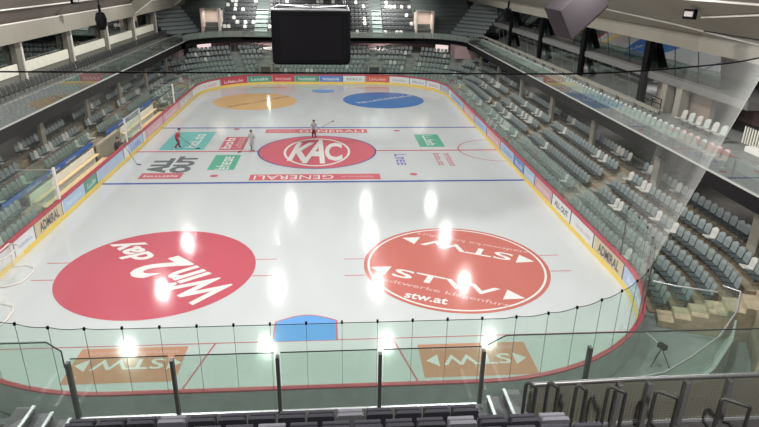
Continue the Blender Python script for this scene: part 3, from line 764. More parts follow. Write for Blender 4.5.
for x0, x1, l in ((-9.2, -7.5, 'left'), (6.6, 7.9, 'right')):
    m_ = MB()
    for j in range(13): m_.box(x0, 67.0+j*.4, 4.95, x1, 67.42+j*.4, 5.1+j*.25)
    tag(m_.build('aisle_stair', mat('stair_green', (.27, .33, .31), .7)), 'grey green aisle steps in the far upper stand, %s of the scoreboard' % l, 'stairs', 'aisle stairs of the far upper stand')
for x0, x1, l in ((-15.7, -13.6, 'left'), (12.5, 14.6, 'right')):
    g = thing('stand_exit', 'bright cream lined exit opening in the far upper stand, %s of the scoreboard' % l, 'doorway', (x0, 67.0, 4.95))
    w_ = x1-x0; P_ = mat('cream_lining', (.85, .74, .66), .6)
    MB().box(0, 3.0, 0, w_, 3.2, 3.1).build('rear_panel', P_, g); MB().box(-.1, .0, 0, 0, 3.2, 3.4).build('side_panel', P_, g); MB().box(w_, .0, 0, w_+.1, 3.2, 3.4).build('side_panel', P_, g)
    MB().box(-.1, 2.0, 3.1, w_+.1, 3.2, 3.4).build('lintel', CONC_G, g)
    MB().tube([(.0, .3, 1.0), (w_, .3, 1.0)], .03, 6).build('handrail', STEEL, g)
    lamp = bpy.data.lights.new('exit_lamp', 'AREA'); lamp.shape = 'RECTANGLE'; lamp.size = 1.4; lamp.size_y = .4; lamp.energy = 28; lamp.color = (1, .9, .85)
    lo = bpy.data.objects.new('exit_lamp', lamp); COL.objects.link(lo); lo.parent = g; lo.location = (w_/2, 1.6, 3.05)
# corner blocks of the upper stand, straight rows turned towards the ice
cg = MB(); cs = []
for sx, px in ((-1, -16.2), (1, 17.2)):
    for j in range(11):
        u = Vector((-sx*.62, .78)) ; v = Vector((sx*.78, .62))*1
        for i in range(11):
            p_ = Vector((px+sx*.2, 67.2))+v*(.2+j*.55)*1+u*(i*.5-4.6)
            if p_.y < 61.5 or abs(p_.x) > 24: continue
            cs.append((p_.x, p_.y, 5.0+j*.45, -90-sx*38))
REMOTE += [('grey',)+c for c in cs]
merge_seats('seat_rows', REMOTE, 'rows of small plastic seats in the stands farther from the camera', 'seats')

# far lower details: portals, tables
for x, l in ((-7.2, 'left'), (6.4, 'right')):
    g = thing('player_portal', 'small grey portal in the far lower stand, %s of the scoreboard' % l, 'doorway', (x, 61.2, 0))
    MB().box(-.85, 0, 0, -.62, 2.4, 1.9).build('side_panel', BEIGE, g); MB().box(.62, 0, 0, .85, 2.4, 1.9).build('side_panel', BEIGE, g)
    MB().box(-.85, 0, 1.9, .85, 2.4, 2.12).build('lintel', BEIGE, g); MB().box(-.62, .8, 0, .62, .9, 1.9).build('door', mat('portal_dark', (.10, .08, .09), .7), g)
for x, l in ((-10.9, 'left'), (10.2, 'right')):
    g = thing('press_table', 'bright white table frame on top of the far lower stand, %s of the scoreboard' % l, 'table', (x, 68.2, 3.1))
    MB().box(-1.6, -.3, .72, 1.6, .3, .8).build('table_top', WHITEP, g)
    for i in range(6): MB().box(-1.55+i*.62, -.28, 0, -1.45+i*.62, -.2, .72).build('leg', WHITEP, g)
# small wall features in the concourse
tag(MB().box(-17.0, 69.0, 3.1, -15.2, 69.3, 4.5).build('glowing_opening', mat('lit_pink', (1, .8, .78), .5, emit=.9)), 'lit pale pink opening left under the far balcony', 'light box')  # light in the opening put into a slab that glows by itself
tag(MB().box(15.2, 67.5, 3.1, 16.9, 67.8, 4.4).build('glowing_opening', MATS['lit_pink']), 'lit pale pink opening right under the far balcony', 'light box')
tag(MB().box(16.5, 60.5, 3.1, 19.5, 64.0, 4.5).build('kiosk', PINKW), 'rose kiosk under the far right balcony corner', 'kiosk')
tag(MB().box(-20.0, 60.0, 3.1, -17.3, 62.5, 4.5).build('kiosk', PINKW), 'rose kiosk under the far left balcony corner', 'kiosk')

# ------------------------------------------------------------------ roof
struct(MB().box(-15.6, -30, 14.9, 15.2, 90, 15.2).build('ceiling', CEIL), 'high taupe ceiling', 'ceiling')
def slope(name, xa, za, xb, zb, y0, y1, m, lbl):
    return struct(MB().prism([(xa, za), (xb, zb), (xb, zb+.3), (xa, za+.3)], 'y', y0, y1).build(name, m), lbl, 'ceiling')
slope('ceiling_left_slope', -15.5, 14.9, -19.3, 9.7, -30, 90, CEIL, 'sloping taupe soffit above the left gallery')
slope('ceiling_right_slope', 17.0, 12.2, 20.9, 10.2, -30, 90, CEIL_B, 'sloping beige soffit above the right gallery')
slope('ceiling_right_slope_upper', 15.1, 14.9, 17.0, 12.2, -30, 90, CEIL, 'dark taupe soffit high on the right')
for k_, pts_ in enumerate(([(19.07, 26.0, 11.1), (19.9, 17.5, 10.68), (20.75, 11.2, 10.22)], [(17.0, -10, 12.16), (17.0, 60, 12.16)], [(18.6, 13.0, 11.32), (17.4, 6.0, 11.9)])):
    struct(MB().tube(pts_, .05, 6).build('trim_%d' % (6+k_), TRIMW), 'pale edge line on the right soffit', 'trim')
struct(MB().tube([(-18.62, 9, 10.58), (-18.62, 70, 10.58)], .05, 6).build('trim_9', TRIMW), 'pale edge line on the left soffit', 'trim')
struct(MB().tube([(-19.05, 9, 9.66), (-18.98, 70, 9.7)], .05, 6).build('trim_10', TRIMW), 'pale edge line above the left beam', 'trim')
struct(MB().box(-19.9, -30, 8.5, -19.0, 90, 9.7).build('trim_2', CEIL_B), 'beige edge beam above the left windows', 'beam')
struct(MB().box(-26, -30, 8.9, -19.8, 90, 9.2).build('ceiling_left', CEIL), 'ceiling over the left rooms', 'ceiling')
struct(MB().prism([(20.7, 9.4), (21.6, 9.4), (21.6, 10.3), (20.9, 10.3), (20.5, 10.0)], 'y', -30, 90).build('trim_3', CEIL_B), 'beige edge beam above the right windows', 'beam')
struct(MB().box(21.5, -30, 9.45, 28, 90, 9.7).build('ceiling_right', CEIL), 'ceiling over the right rooms', 'ceiling')
def vbeam(pts_side, y, hw, lbl):
    """a folded beam across the hall: V section with its keel down, rising from the column head to the roof"""
    (xa, za), (xb, zb) = pts_side
    vs = [(xa, y, za), (xa, y-hw*.45, za+1.0), (xa, y+hw*.45, za+1.0), (xb, y, zb), (xb, y-hw, 14.95), (xb, y+hw, 14.95)]
    m_ = MB().add(vs, [(0, 1, 4, 3), (0, 3, 5, 2), (0, 2, 1), (3, 4, 5), (1, 2, 5, 4)])
    o = struct(m_.build('beam', CEIL_B), lbl, 'beam')
    MB().tube([(xa, y, za), (xb, y, zb)], .06, 6).build('beam_edge', TRIMW, o)
for y in (50.8, 67.5): vbeam(((-19.2, 8.6), (-13.5, 12.6)), y, 1.9, 'beige folded roof beam standing on a left gallery column')
for y in (74.0,): vbeam(((20.9, 9.5), (14.0, 12.8)), y, 1.9, 'beige folded roof beam above the right facade')
struct(MB().box(-26, -30, 0, 28, -29.5, 15).build('wall_near', CONC_G), 'wall behind the camera', 'wall')

# ------------------------------------------------------------------ scoreboard cube
sb_ = thing('hanging_scoreboard', 'black scoreboard cube hanging over the centre of the rink', 'scoreboard', (-.3, 30.8, 6.88))
w, d, h = 2.75, 2.75, 3.6; rr = .45; pl = []
for cx_, cy_, a0 in ((w-rr, d-rr, 0), (-w+rr, d-rr, 90), (-w+rr, -d+rr, 180), (w-rr, -d+rr, 270)):
    pl += [(cx_+rr*math.cos(R(a0+i*15)), cy_+rr*math.sin(R(a0+i*15))) for i in range(7)]
MB().prism([(x*.97, y*.97) for x, y in pl], 'z', 0, .12).prism(pl, 'z', .12, h).build('housing', BLACK, sb_)
scr = mat('screen_black', (.0045, .004, .0055), .75, spec=.12)
for i in range(4):
    a = i*math.pi/2; m_ = MB().box(-2.15, -d-.03, .35, 2.15, -d+.01, h-.3); o = m_.build('screen', scr, sb_); o.rotation_euler.z = a
tr = MB()
for k in range(4):
    c_ = [(-w, -d), (w, -d), (w, d), (-w, d)]; a, b = c_[k], c_[(k+1) % 4]
    tr.tube([(a[0]*.96, a[1]*.96, h+.12), (b[0]*.96, b[1]*.96, h+.12)], .07, 8)
tr.tube([(-w*.96, -d*.96, h+.12), (w*.96, d*.96, h+.12)], .07, 8).tube([(w*.96, -d*.96, h+.12), (-w*.96, d*.96, h+.12)], .07, 8)
tr.build('truss', ALU, sb_)
for sx in (-1, 1):
    for sy in (-1, 1): MB().tube([(sx*w*.9, sy*d*.9, h+.1), (sx*w*.6, sy*d*.6, 8.02)], .025, 6).build('cable', DARKM, sb_)

# ------------------------------------------------------------------ hanging gear
def speaker(x, y, z, lbl):
    t = thing('hanging_speaker', lbl, 'loudspeaker', (x, y, z))
    pr = [(0, -.42), (.14, -.40), (.24, -.2), (.27, .1), (.2, .36), (.1, .42), (0, .44)]
    vs = []; n = 12
    for r_, zz in pr:
        for j in range(n): a = 2*math.pi*j/n; vs.append((max(r_, .005)*math.cos(a), max(r_, .005)*math.sin(a), zz))
    MB().add(vs, [(i*n+j, i*n+(j+1) % n, (i+1)*n+(j+1) % n, (i+1)*n+j) for i in range(len(pr)-1) for j in range(n)], 0, True).build('housing', BLACK, t)
    MB().tube([(0, 0, .4), (0, 0, 14.9-z)], .03, 6).build('suspension_cable', BLACK, t)
    MB().box(-.05, -.05, .4, .05, .05, .75).build('bracket', BLACK, t)
speaker(-10.0, 15.9, 10.65, 'black loudspeaker hanging on a cable before the left gallery columns')
speaker(12.0, 22.6, 10.75, 'black loudspeaker hanging on a cable before the far right facade')
bx = thing('hanging_cabinet', 'large grey mauve box hung at an angle from the roof on the right', 'box', (12.7, 13.6, 11.7))
MAUVE = mat('mauve_grey', (.042, .035, .040), .85, spec=.2)
o = MB().bbox(-1.25, -.55, -.85, 1.25, .55, .85, .04).build('housing', MAUVE, bx); o.rotation_euler = (0.1, R(-38), R(20))
o2 = MB().box(-1.2, -.5, -.93, 1.2, .5, -.85).build('grille', mat('brown_grille', (.16, .12, .09), .7), bx); o2.rotation_euler = (0.1, R(-38), R(20))
for dx, dy in ((-.9, 0), (.9, 0)): MB().tube([(dx, dy, .6), (dx, dy, 3.3)], .02, 6).build('suspension_cable', DARKM, bx)
def wall_flood(x, y, z, rz, lbl):
    t = thing('floodlight', lbl, 'floodlight', (x, y, z), rz)
    MB().bbox(-.28, -.12, -.22, .28, .12, .22, .02).build('housing', BLACK, t)
    MB().tube([(0, .1, .1), (0, 1.5, .5)], .035, 6).build('arm', BLACK, t)
    MB().box(-.22, -.13, -.1, .22, -.12, .12).build('lens', mat('lens_grey', (.35, .33, .33), .3), t)
wall_flood(17.6, 12.3, 11.5, R(-65), 'black floodlight on an arm under the right soffit')
wall_flood(-17.9, 20.6, 10.75, R(60), 'black floodlight on an arm under the left soffit, the nearer')
wall_flood(-17.9, 33.2, 10.75, R(60), 'black floodlight on an arm under the left soffit, the farther')

# ------------------------------------------------------------------ lights: floodlights under the roof, mirrored in the ice, plus added fill lamps
FL = [(x, y) for x in (-14.6, -4.2, 5.1, 13.3) for y in (24.0, 33.7, 44.2, 54.3)]
FL_FILL = [(x, y) for x in (-12.0, -4.2, 5.1, 13.3) for y in (2.0, 12.0)]+[(-8, -12), (8, -12), (-8, 66), (8, 66)]  # added unseen lamps that brighten the near and far stands
fdisc = MB().disc(0, 0, 0, .5, 24).mesh('diffuser', PANE_L)
for i, (x, y) in enumerate(FL+FL_FILL):
    t = thing('roof_flood_or_fill', 'round roof floodlight, the nearest and farthest ones added as fill light', 'ceiling light', (x, y, 14.0), 0, 'roof floodlights above the rink')
    MB().tube([(0, 0, .05), (0, 0, .4)], .5, 20, smooth=False, r1=.3).build('housing', DARKM, t)
    MB().tube([(0, 0, .4), (0, 0, .95)], .03, 6).build('stem', DARKM, t)
    l = bpy.data.lights.new('flood_or_fill_lamp', 'AREA'); l.shape = 'DISK'; l.size = .62; l.energy = ({24.0: 600, 33.7: 560, 44.2: 560, 54.3: 420}[y]) if i < len(FL) else 760
    if i >= len(FL) and y < 0: l.energy = 1000
    if y > 60: l.size = 1.5; l.energy = 1250; l.spread = R(95)
    l.color = (1.0, .985, .95)
    lo = bpy.data.objects.new('lamp', l); COL.objects.link(lo); lo.parent = t; lo.location = (0, 0, 0.03)
    if y > 60: lo.rotation_euler.x = R(38)
for x, y, e in ((22.6, 8.5, 60), (24.5, 27, 35), (24.5, 37, 35), (24.5, 47, 35)):  # the first is an added lamp that brightens the dark near corner
    t = thing('downlight', 'ceiling light of the right gallery, the nearest one added to brighten it', 'ceiling light', (x, y, 7.1 if y > 20 else 8.9), 0, 'room lights behind the right facade')
    MB().box(-.5, -.1, 0, .5, .1, .06).build('diffuser', PANE_L, t)
    l = bpy.data.lights.new('room_or_fill_lamp', 'AREA'); l.size = .8; l.energy = e; lo = bpy.data.objects.new('lamp', l); COL.objects.link(lo); lo.parent = t; lo.location = (0, 0, -.05)
for x, y in ((-21, 24), (-21, 40), (-21, 55), (21.7, 12), (21.7, 28), (21.7, 45), (-8, 70.5), (8, 70.5)):
    z = 4.2 if y < 60 else 4.5
    t = thing('downlight', 'strip light under the balcony', 'ceiling light', (x, y, z), 0, 'strip lights under the balconies')
    MB().box(-.06, -.6, .03, .06, .6, .1).build('housing', WHITEP, t)
    l = bpy.data.lights.new('strip_lamp', 'AREA'); l.shape = 'RECTANGLE'; l.size = .1; l.size_y = 1.2; l.energy = 16 if y < 60 else 110; l.color = (1, .88, .84); lo = bpy.data.objects.new('lamp', l); COL.objects.link(lo); lo.parent = t
wld = bpy.data.worlds.new('world'); scn.world = wld; wld.use_nodes = True
wld.node_tree.nodes['Background'].inputs[0].default_value = (.8, .9, 1, 1); wld.node_tree.nodes['Background'].inputs[1].default_value = .15

# ------------------------------------------------------------------ team benches on the left
def bench_area(y0, y1, which):
    b = thing('team_bench', 'long pale wooden two tier players bench, %s of the two' % which, 'bench', (-15.1, y0, 0))
    L = y1-y0
    MB().bbox(-.2, 0, .42, .2, L, .5, .015).build('seat', WOOD, b)
    MB().bbox(-.62, 0, .72, -.35, L, .79, .015).build('rear_shelf', WOOD, b)
    MB().box(-.75, 0, 0, -.7, L, 1.2).build('back_panel', CREAM, b)
    for i in range(int(L/2)+1): MB().box(-.15, .1+i*2, 0, .15, .18+i*2, .42).build('leg', STEEL, b)
    tag(MB().box(-14.9, y0, -.05, -14.05, y1, .06).build('rubber_mat', mat('red_brown_mat', (.13, .035, .03), .8)), 'dark red brown matting in front of the players bench, %s' % which, 'mat')
    bn = MB().box(-16.02, y0-2.5, 1.3, -15.95, y1+.3, 1.58)
    o = tag(bn.build('banner', BLUEB), 'blue banner with white lettering behind the players bench, %s' % which, 'banner')
    for i in range(int((y1-y0)/2.6)):
        u = Vector((0, 1, 0)); Mx = Matrix((Vector((0, 1, 0)), Vector((0, 0, 1)), Vector((1, 0, 0)))).transposed().to_4x4(); Mx.translation = Vector((-15.94, y0+1.0+i*2.6, 1.43))
        v, f = glyph_mesh(9, 1.7, .16, Mx, seed=i); MB().add(v, f).build('lettering', WHITEP, o)
    g = MB().box(-16.03, y0-2.5, 1.62, -16.01, y1+.3, 2.6)
    tag(g.build('glass_screen', G_BALC), 'clear glass screen between players bench and seats, %s' % which, 'glass screen')
bench_area(17.2, 26.9, 'nearer'); bench_area(32.6, 42.0, 'farther')
def white_gate(ya, yb, lbl, z0=1.2, z1=2.95):
    t = thing('glass_gate', lbl, 'glass panel', (-13.95, ya, 0)); L = yb-ya
    for y in (0, L): MB().box(-.05, y-.06, z0, .05, y+.06, z1).build('post', WHITEP, t)
    MB().box(-.01, .06, z0, .01, L-.06, z1-.1).build('glass_pane', G_BALC, t)
    MB().box(-.03, 0, z1-.08, .03, L, z1).build('top_rail', ALU, t)
white_gate(28.45, 32.0, 'white framed glass panel between the two players benches')
def white_post(y, lbl):
    t = thing('glass_divider', lbl, 'glass divider', (-13.95, y, 0))
    MB().box(-.06, -.08, 1.2, .06, .08, 3.0).build('post', WHITEP, t)
    MB().box(-2.0, -.01, 1.0, -.2, .01, 2.85).build('glass_pane', G_BALC, t)
    MB().box(-2.0, -.02, 2.85, -.06, .02, 2.9).build('top_rail', ALU, t)
white_post(16.6, 'white post with glass divider at the near end of the players benches')
white_post(42.6, 'white post with glass divider at the far end of the players benches')
struct(MB().box(-15.85, 27.4, 0, -15.6, 31.8, 1.3).build('wall_bench', mat('tan_wall', (.42, .36, .27), .7)), 'low cream wall between the benches', 'wall')

# ------------------------------------------------------------------ spare goals
def goal(x, y, rz, lbl):
    t = thing('ice_hockey_goal', lbl, 'goal', (x, y, 0), rz)
    fr = [(-.92, 0, 0), (-.92, 0, 1.2), (.92, 0, 1.2), (.92, 0, 0)]
    for a, b in zip(fr, fr[1:]): MB().tube([a, b], .035, 8).build('goal_post', mat('goal_grey', (.62, .58, .55), .4), t)
    base = [(-.92, 0, .03), (-1.05, -.5, .03), (-.75, -1.0, .03), (-.3, -1.12, .03), (.3, -1.12, .03), (.75, -1.0, .03), (1.05, -.5, .03), (.92, 0, .03)]
    MB().tube(base, .045, 8).build('base_frame', MATS['goal_grey'], t)
    top = [(-.92, 0, 1.2), (-.8, -.5, 1.2), (0, -.62, 1.2), (.8, -.5, 1.2), (.92, 0, 1.2)]
    MB().tube(top, .03, 8).build('top_frame', MATS['goal_grey'], t)
    nm = bpy.data.materials.get('goal_net') or glass_mat('goal_net', (1, 1, 1), 1.0, 1, .16)
    b5 = [base[0], base[2], ((base[3][0]+base[4][0])/2, -1.12, .03), base[5], base[7]]
    vs = top+b5
    MB().add(vs, [(i, i+1, 5+i+1, 5+i) for i in range(4)]).build('goal_net', nm, t)
goal(-13.8, 9.8, R(90), 'grey hockey goal pushed against the left boards with its back to the rink')
goal(-13.0, 6.2, R(96), 'hockey goal at the left edge of the ice, nearer than the other goal')

# ------------------------------------------------------------------ people
SKIN = mat('skin', (.55, .36, .28), .6)
def person(x, y, z, heading, joints, label, cloth, legs, helmet, hscale=1.0, skates=True, hair=False):
    """one continuous skinned body, +y is forward"""
    J, E_, Rr = joints
    me = bpy.data.meshes.new('person'); me.from_pydata(J, E_, []); me.update()
    o = bpy.data.objects.new('person', me); COL.objects.link(o)
    sk = o.modifiers.new('skin', 'SKIN'); lay = me.skin_vertices[0] if me.skin_vertices else None
    if lay is None:
        bm = bmesh.new(); bm.from_mesh(me); bm.verts.layers.skin.verify(); bm.to_mesh(me); bm.free(); lay = me.skin_vertices[0]
    for i, r_ in enumerate(Rr): lay.data[i].radius = (r_, r_); lay.data[i].use_root = (i == 0)
    sd = o.modifiers.new('sub', 'SUBSURF'); sd.levels = 1; sd.render_levels = 1
    dg = bpy.context.evaluated_depsgraph_get(); m2 = bpy.data.meshes.new_from_object(o.evaluated_get(dg))
    bpy.data.objects.remove(o)
    for m in (cloth, legs, SKIN, DARKM): m2.materials.append(m)
    hx = J[3]
    for p in m2.polygons:
        c = p.center; p.use_smooth = True
        if c.z > J[2][2]-.02 and abs(c.x-J[2][0]) < .16: p.material_index = 2
        elif c.z < .12: p.material_index = 3
        elif c.z < J[0][2]-.02: p.material_index = 1
        else: p.material_index = 0
    b = link('person', m2, None, (x, y, z), R(heading-90)); b.scale = (hscale,)*3
    tag(b, label, 'person')
    # head details
    hv = Vector(J[3]); mb = MB(); n = 12
    for i in range(7):
        a = math.pi/2*i/6*1.15
        for j in range(n):
            t = 2*math.pi*j/n; mb.v.append((hv.x+.125*math.cos(t)*math.cos(a*.87), hv.y-.01+.145*math.sin(t)*math.cos(a*.87), hv.z+.02+.13*math.sin(a)))
    for i in range(6):
        for j in range(n): mb.f.append([i*n+j, i*n+(j+1) % n, (i+1)*n+(j+1) % n, (i+1)*n+j]); mb.m.append(0); mb.sm.append(True)
    mb.build('hair' if hair else 'helmet', helmet, b)
    MB().tube([(hv.x, hv.y+.10, hv.z-.0), (hv.x, hv.y+.145, hv.z-.03)], .018, 6, r1=.022).build('nose', SKIN, b)
    for sx in (-1, 1):
        MB().tube([(hv.x+sx*.035, hv.y+.105, hv.z+.02), (hv.x+sx*.035, hv.y+.122, hv.z+.02)], .014, 6).build('eye', BLACK, b)
        if skates:
            fx = J[8 if sx > 0 else 11]; MB().box(fx[0]-.008, fx[1]-.12, 0.0, fx[0]+.008, fx[1]+.2, .05).build('skate_blade', ALU, b)
    return b
def pose(lean=.12, lknee=.1, rknee=.12, step=.15, la=(-.30, .30, 1.05), ra=(.32, .32, 1.0)):
    J = [(0, 0, .92), (0, lean*.5, 1.22), (0, lean, 1.47), (0, lean+.06, 1.66),
         (.19, lean*.9, 1.42), (.26, lean+.05, 1.18), ra, (.10, .02+rknee, .52), (.14, -step+.03, .1), (.13, -step+.2, .06),
         (-.10, .02+lknee, .52), (-.15, step, .1), (-.15, step+.18, .06), (-.19, lean*.9, 1.42), (-.27, lean+.05, 1.17), la, (0, lean+.05, 1.78)]
    E_ = [(0, 1), (1, 2), (2, 3), (3, 16), (1, 4), (4, 5), (5, 6), (0, 7), (7, 8), (8, 9), (0, 10), (10, 11), (11, 12), (1, 13), (13, 14), (14, 15)]
    Rr = [.17, .19, .075, .11, .095, .075, .055, .105, .075, .055, .105, .075, .055, .095, .075, .055, .07]
    # index order used above: 8 = right ankle, 11 = left ankle
    return J, E_, Rr
def stick(a, b, c, lbl):
    a, b, c = Vector(a), Vector(b), Vector(c)
    t = thing('hockey_stick', lbl, 'hockey stick', tuple(b))
    MB().tube([(a-b)[:], (0, 0, 0)], .02, 6).build('shaft', mat('stick_wood', (.12, .09, .07), .5), t)
    MB().tube([(0, 0, 0), (c-b)[:]], .035, 6).build('blade', BLACK, t)
KR = mat('jersey_red', (.42, .04, .06), .7); KW = mat('jersey_white', (.40, .41, .40), .7); KG = mat('jersey_grey', (.38, .40, .42), .7); KD = mat('cloth_dark', (.04, .035, .04), .8); KM = mat('maroon_pants', (.22, .02, .05), .8)
person(-11.1, 31.0, 0, 10, pose(.28, .16, .18, .2), 'skater in a dark red jersey bent forward on the teal advert', KR, KM, KD, .88)
person(-5.15, 30.3, 0, -100, pose(.1, .1, .1, .22, (-.42, .2, 1.1), (.42, .1, 1.05)), 'skater in a pale grey outfit beside the red centre circle', KW, KW, KD, .92)
person(-.48, 33.9, 0, -80, pose(.08, .06, .06, .08, (-.15, .35, 1.05), (.3, .35, 1.05)), 'goaltender in grey jersey and maroon pants at the far edge of the centre circle', KG, KM, KD, .88)
person(-14.55, 27.7, .0, 0, pose(.15, .06, .06, .06, (-.2, .5, 1.3), (.2, .5, 1.3)), 'person in dark clothing leaning at the gate of the players bench', KD, KD, KD, 1.0, False, True)
stick((-10.85, 31.2, .85), (-9.6, 30.7, .05), (-9.25, 30.75, .05), 'hockey stick held by the skater in dark red')
stick((-5.5, 30.2, .9), (-5.95, 29.7, .05), (-6.2, 29.6, .05), 'hockey stick held by the skater in pale grey')
stick((-.2, 33.6, .8), (1.0, 34.0, 1.35), (1.25, 34.0, 1.45), 'hockey stick raised sideways by the goaltender')
stick((-13.95, 27.55, 1.34), (-12.9, 26.7, .04), (-12.6, 26.6, .04), 'hockey stick reaching over the boards onto the ice by the bench gate')

# ------------------------------------------------------------------ near balcony (the camera's own stand)
struct(MB().box(-12, -30, 4.3, 14, -5.95, 5.05).build('floor_balcony_near', mat('near_slab', (.07, .065, .065), .8, noise=.2, nscale=4)), 'dark floor of the near stand', 'floor')
nt_ = MB()
for j in range(14): nt_.box(-5.2, -7.35-.8*(j+1), 5.0, 5.4, -7.35-.8*j, 5.05+.48*(j+1) if j < 11 else 5.05+.48*11)
struct(nt_.build('floor_terrace_near', CONC_G), 'terrace steps under the near seats', 'terrace')
# padded tip-up seats seen from behind
def pad_seat(x, y, z, m, label, rowname):
    t = thing('padded_seat', label, 'seat', (x, y, z), 0, rowname)
    for nm, me in zip(('backrest', 'seat', 'bracket'), PAD[m]):
        o = bpy.data.objects.new(nm, me); COL.objects.link(o); o.parent = t
def pad_meshes(m):
    hw = .235; outl = [(hw, .45), (hw, .76)]+[(hw-.05+.05*math.cos(R(a)), .76+.05*math.sin(R(a))) for a in (30, 60, 90)]+[(-hw+.05+.05*math.cos(R(a)), .76+.05*math.sin(R(a))) for a in (90, 120, 150)]+[(-hw, .76), (-hw, .45)]
    n = len(outl); vs = [(x, -.1-(z-.45)*.25, z) for x, z in outl]+[(x, -.17-(z-.45)*.25, z-.01) for x, z in outl]
    b = MB().add(vs, [list(range(n))[::-1], list(range(n, 2*n))]+[(i, (i+1) % n, n+(i+1) % n, n+i) for i in range(n)])
    s_ = MB().bbox(-.22, -.08, .40, .22, -.0, .74, .02)
    br = MB().box(-.255, -.2, 0, -.24, .1, .5).box(.24, -.2, 0, .255, .1, .5).box(-.25, -.14, .38, .25, -.1, .42)
    return b.mesh('backrest_pad', m), s_.mesh('seat_pad', m), br.mesh('bracket_pad', DARKM)
PAD = {'dark': pad_meshes(SEATC), 'mid': pad_meshes(SEATM)}
rows = [(-6.75, 5.05), (-7.6, 5.53), (-8.4, 6.01), (-9.2, 6.49)]
greys = {(0, 7), (0, 13), (1, 3), (1, 10), (1, 16), (2, 1), (2, 5), (2, 8), (2, 14), (0, 3), (1, 19)}
for j, (y, z) in enumerate(rows):
    x = -4.75-(.55 if j > 1 else 0)+.26*(j % 2) ; n = 0
    while x < 5.2:
        n += 1
        if not (j == 0 and (x < -3.3 or x > 3.5)) and not (j == 1 and x < -3.9):
            g = (j, n) in greys
            pad_seat(x, y, z, 'mid' if g else 'dark', '%s padded seat back in the near stand, %s row from the glass, %s from left' % ('grey' if g else 'charcoal', nth(j+1), nth(n)), 'padded seats of the near stand')
        x += .515
# front glass barrier
fb = thing('glass_barrier', 'low glass barrier with flat dark posts along the front of the near stand', 'balustrade', (0, -5.9, 5.05))
px_ = [-3.72, -1.85, .09, 2.03, 4.04, 6.15]
for i, x in enumerate(px_): MB().bbox(x-.034, -.06, 0, x+.034, .06, 1.3, .01).build('post', mat('post_grey', (.09, .10, .095), .5, metal=.3), fb)
for a, b in zip(px_[:4], px_[1:5]): MB().box(a+.06, -.008, .05, b-.06, .008, 1.38).build('glass_pane', G_BALC, fb); MB().tube([(a+.06, 0, 1.385), (b-.06, 0, 1.385)], .012, 6).build('glass_edge', DARKM, fb)
MB().box(-3.7, -.02, -.03, 4.0, .03, .03).build('base_channel', ALU, fb)
MB().prism([(4.1, .1), (12.0, .1), (12.0, 1.62), (4.45, 1.62), (4.1, 1.42)], 'y', -.008, .008).build('glass_pane', G_BALC, fb)
MB().tube([(4.1, 0, 1.42), (4.45, 0, 1.62), (12.0, 0, 1.6)], .014, 6).build('glass_edge', DARKM, fb)
MB().prism([(-3.78, .1), (-12.0, .1), (-12.0, 1.78), (-4.0, 1.78), (-3.78, 1.55)], 'y', -.008, .008).build('glass_pane', G_BALC, fb)
MB().tube([(-3.78, 0, 1.2), (-3.78, 0, 1.55), (-4.0, 0, 1.75), (-12.0, 0, 1.78)], .014, 6).build('glass_edge', DARKM, fb)
def perf_mat():
    m = bpy.data.materials.new('perforated_sheet'); m.use_nodes = True; nt = m.node_tree; nt.nodes.clear(); N = nt.nodes.new; L = nt.links.new
    out = N('ShaderNodeOutputMaterial'); b = N('ShaderNodeBsdfPrincipled'); b.inputs['Base Color'].default_value = (.25, .24, .195, 1); b.inputs['Roughness'].default_value = .5; b.inputs['Metallic'].default_value = .2
    tr = N('ShaderNodeBsdfTransparent'); mx = N('ShaderNodeMixShader'); tc = N('ShaderNodeTexCoord'); sp = N('ShaderNodeSeparateXYZ'); L(tc.outputs['Object'], sp.inputs[0])
    def sn(o):
        a = N('ShaderNodeMath'); a.operation = 'MULTIPLY'; a.inputs[1].default_value = 2*math.pi/.065; L(o, a.inputs[0])
        s = N('ShaderNodeMath'); s.operation = 'SINE'; L(a.outputs[0], s.inputs[0]); return s.outputs[0]
    ad_ = N('ShaderNodeMath'); ad_.operation = 'ADD'; L(sn(sp.outputs['X']), ad_.inputs[0]); L(sn(sp.outputs['Z']), ad_.inputs[1])
    g = N('ShaderNodeMath'); g.operation = 'GREATER_THAN'; g.inputs[1].default_value = .85; L(ad_.outputs[0], g.inputs[0])
    L(g.outputs[0], mx.inputs['Fac']); L(b.outputs[0], mx.inputs[1]); L(tr.outputs[0], mx.inputs[2]); L(mx.outputs[0], out.inputs['Surface'])
    return m
PERF = perf_mat()
pr_ = thing('perforated_railing', 'grey perforated metal railing on the right of the near stand', 'railing', (4.75, -6.6, 5.05))
MB().box(0, -.01, .06, 6.5, .01, 1.0).build('perforated_sheet', PERF, pr_)
MB().tube([(0.0, 0, 1.0), (2.0, 0, 1.05), (6.5, 0, 1.05)], .042, 8).build('top_rail', STEEL, pr_)
MB().box(0, -.03, .0, 6.5, .03, .06).build('bottom_rail', ALU, pr_)
for x in (1.7, 2.27, 3.01, 3.85, 4.85): MB().bbox(x-.045, -.12, 0, x+.045, -.02, 1.0, .01).build('post', STEEL, pr_)
pl_ = thing('perforated_railing', 'grey perforated metal railing on the left of the near stand', 'railing', (-10.5, -6.62, 5.05))
MB().box(0, -.01, .06, 5.8, .01, 1.2).build('perforated_sheet', PERF, pl_)
MB().tube([(0, 0, 1.2), (5.8, 0, 1.2)], .03, 8).build('top_rail', STEEL, pl_)
hoops = [(4.62, 6.38, 0), (5.02, 6.36, 0), (5.55, 6.28, 0), (6.2, 6.22, .12), (7.15, 6.08, .2), (8.5, 5.85, .3)]
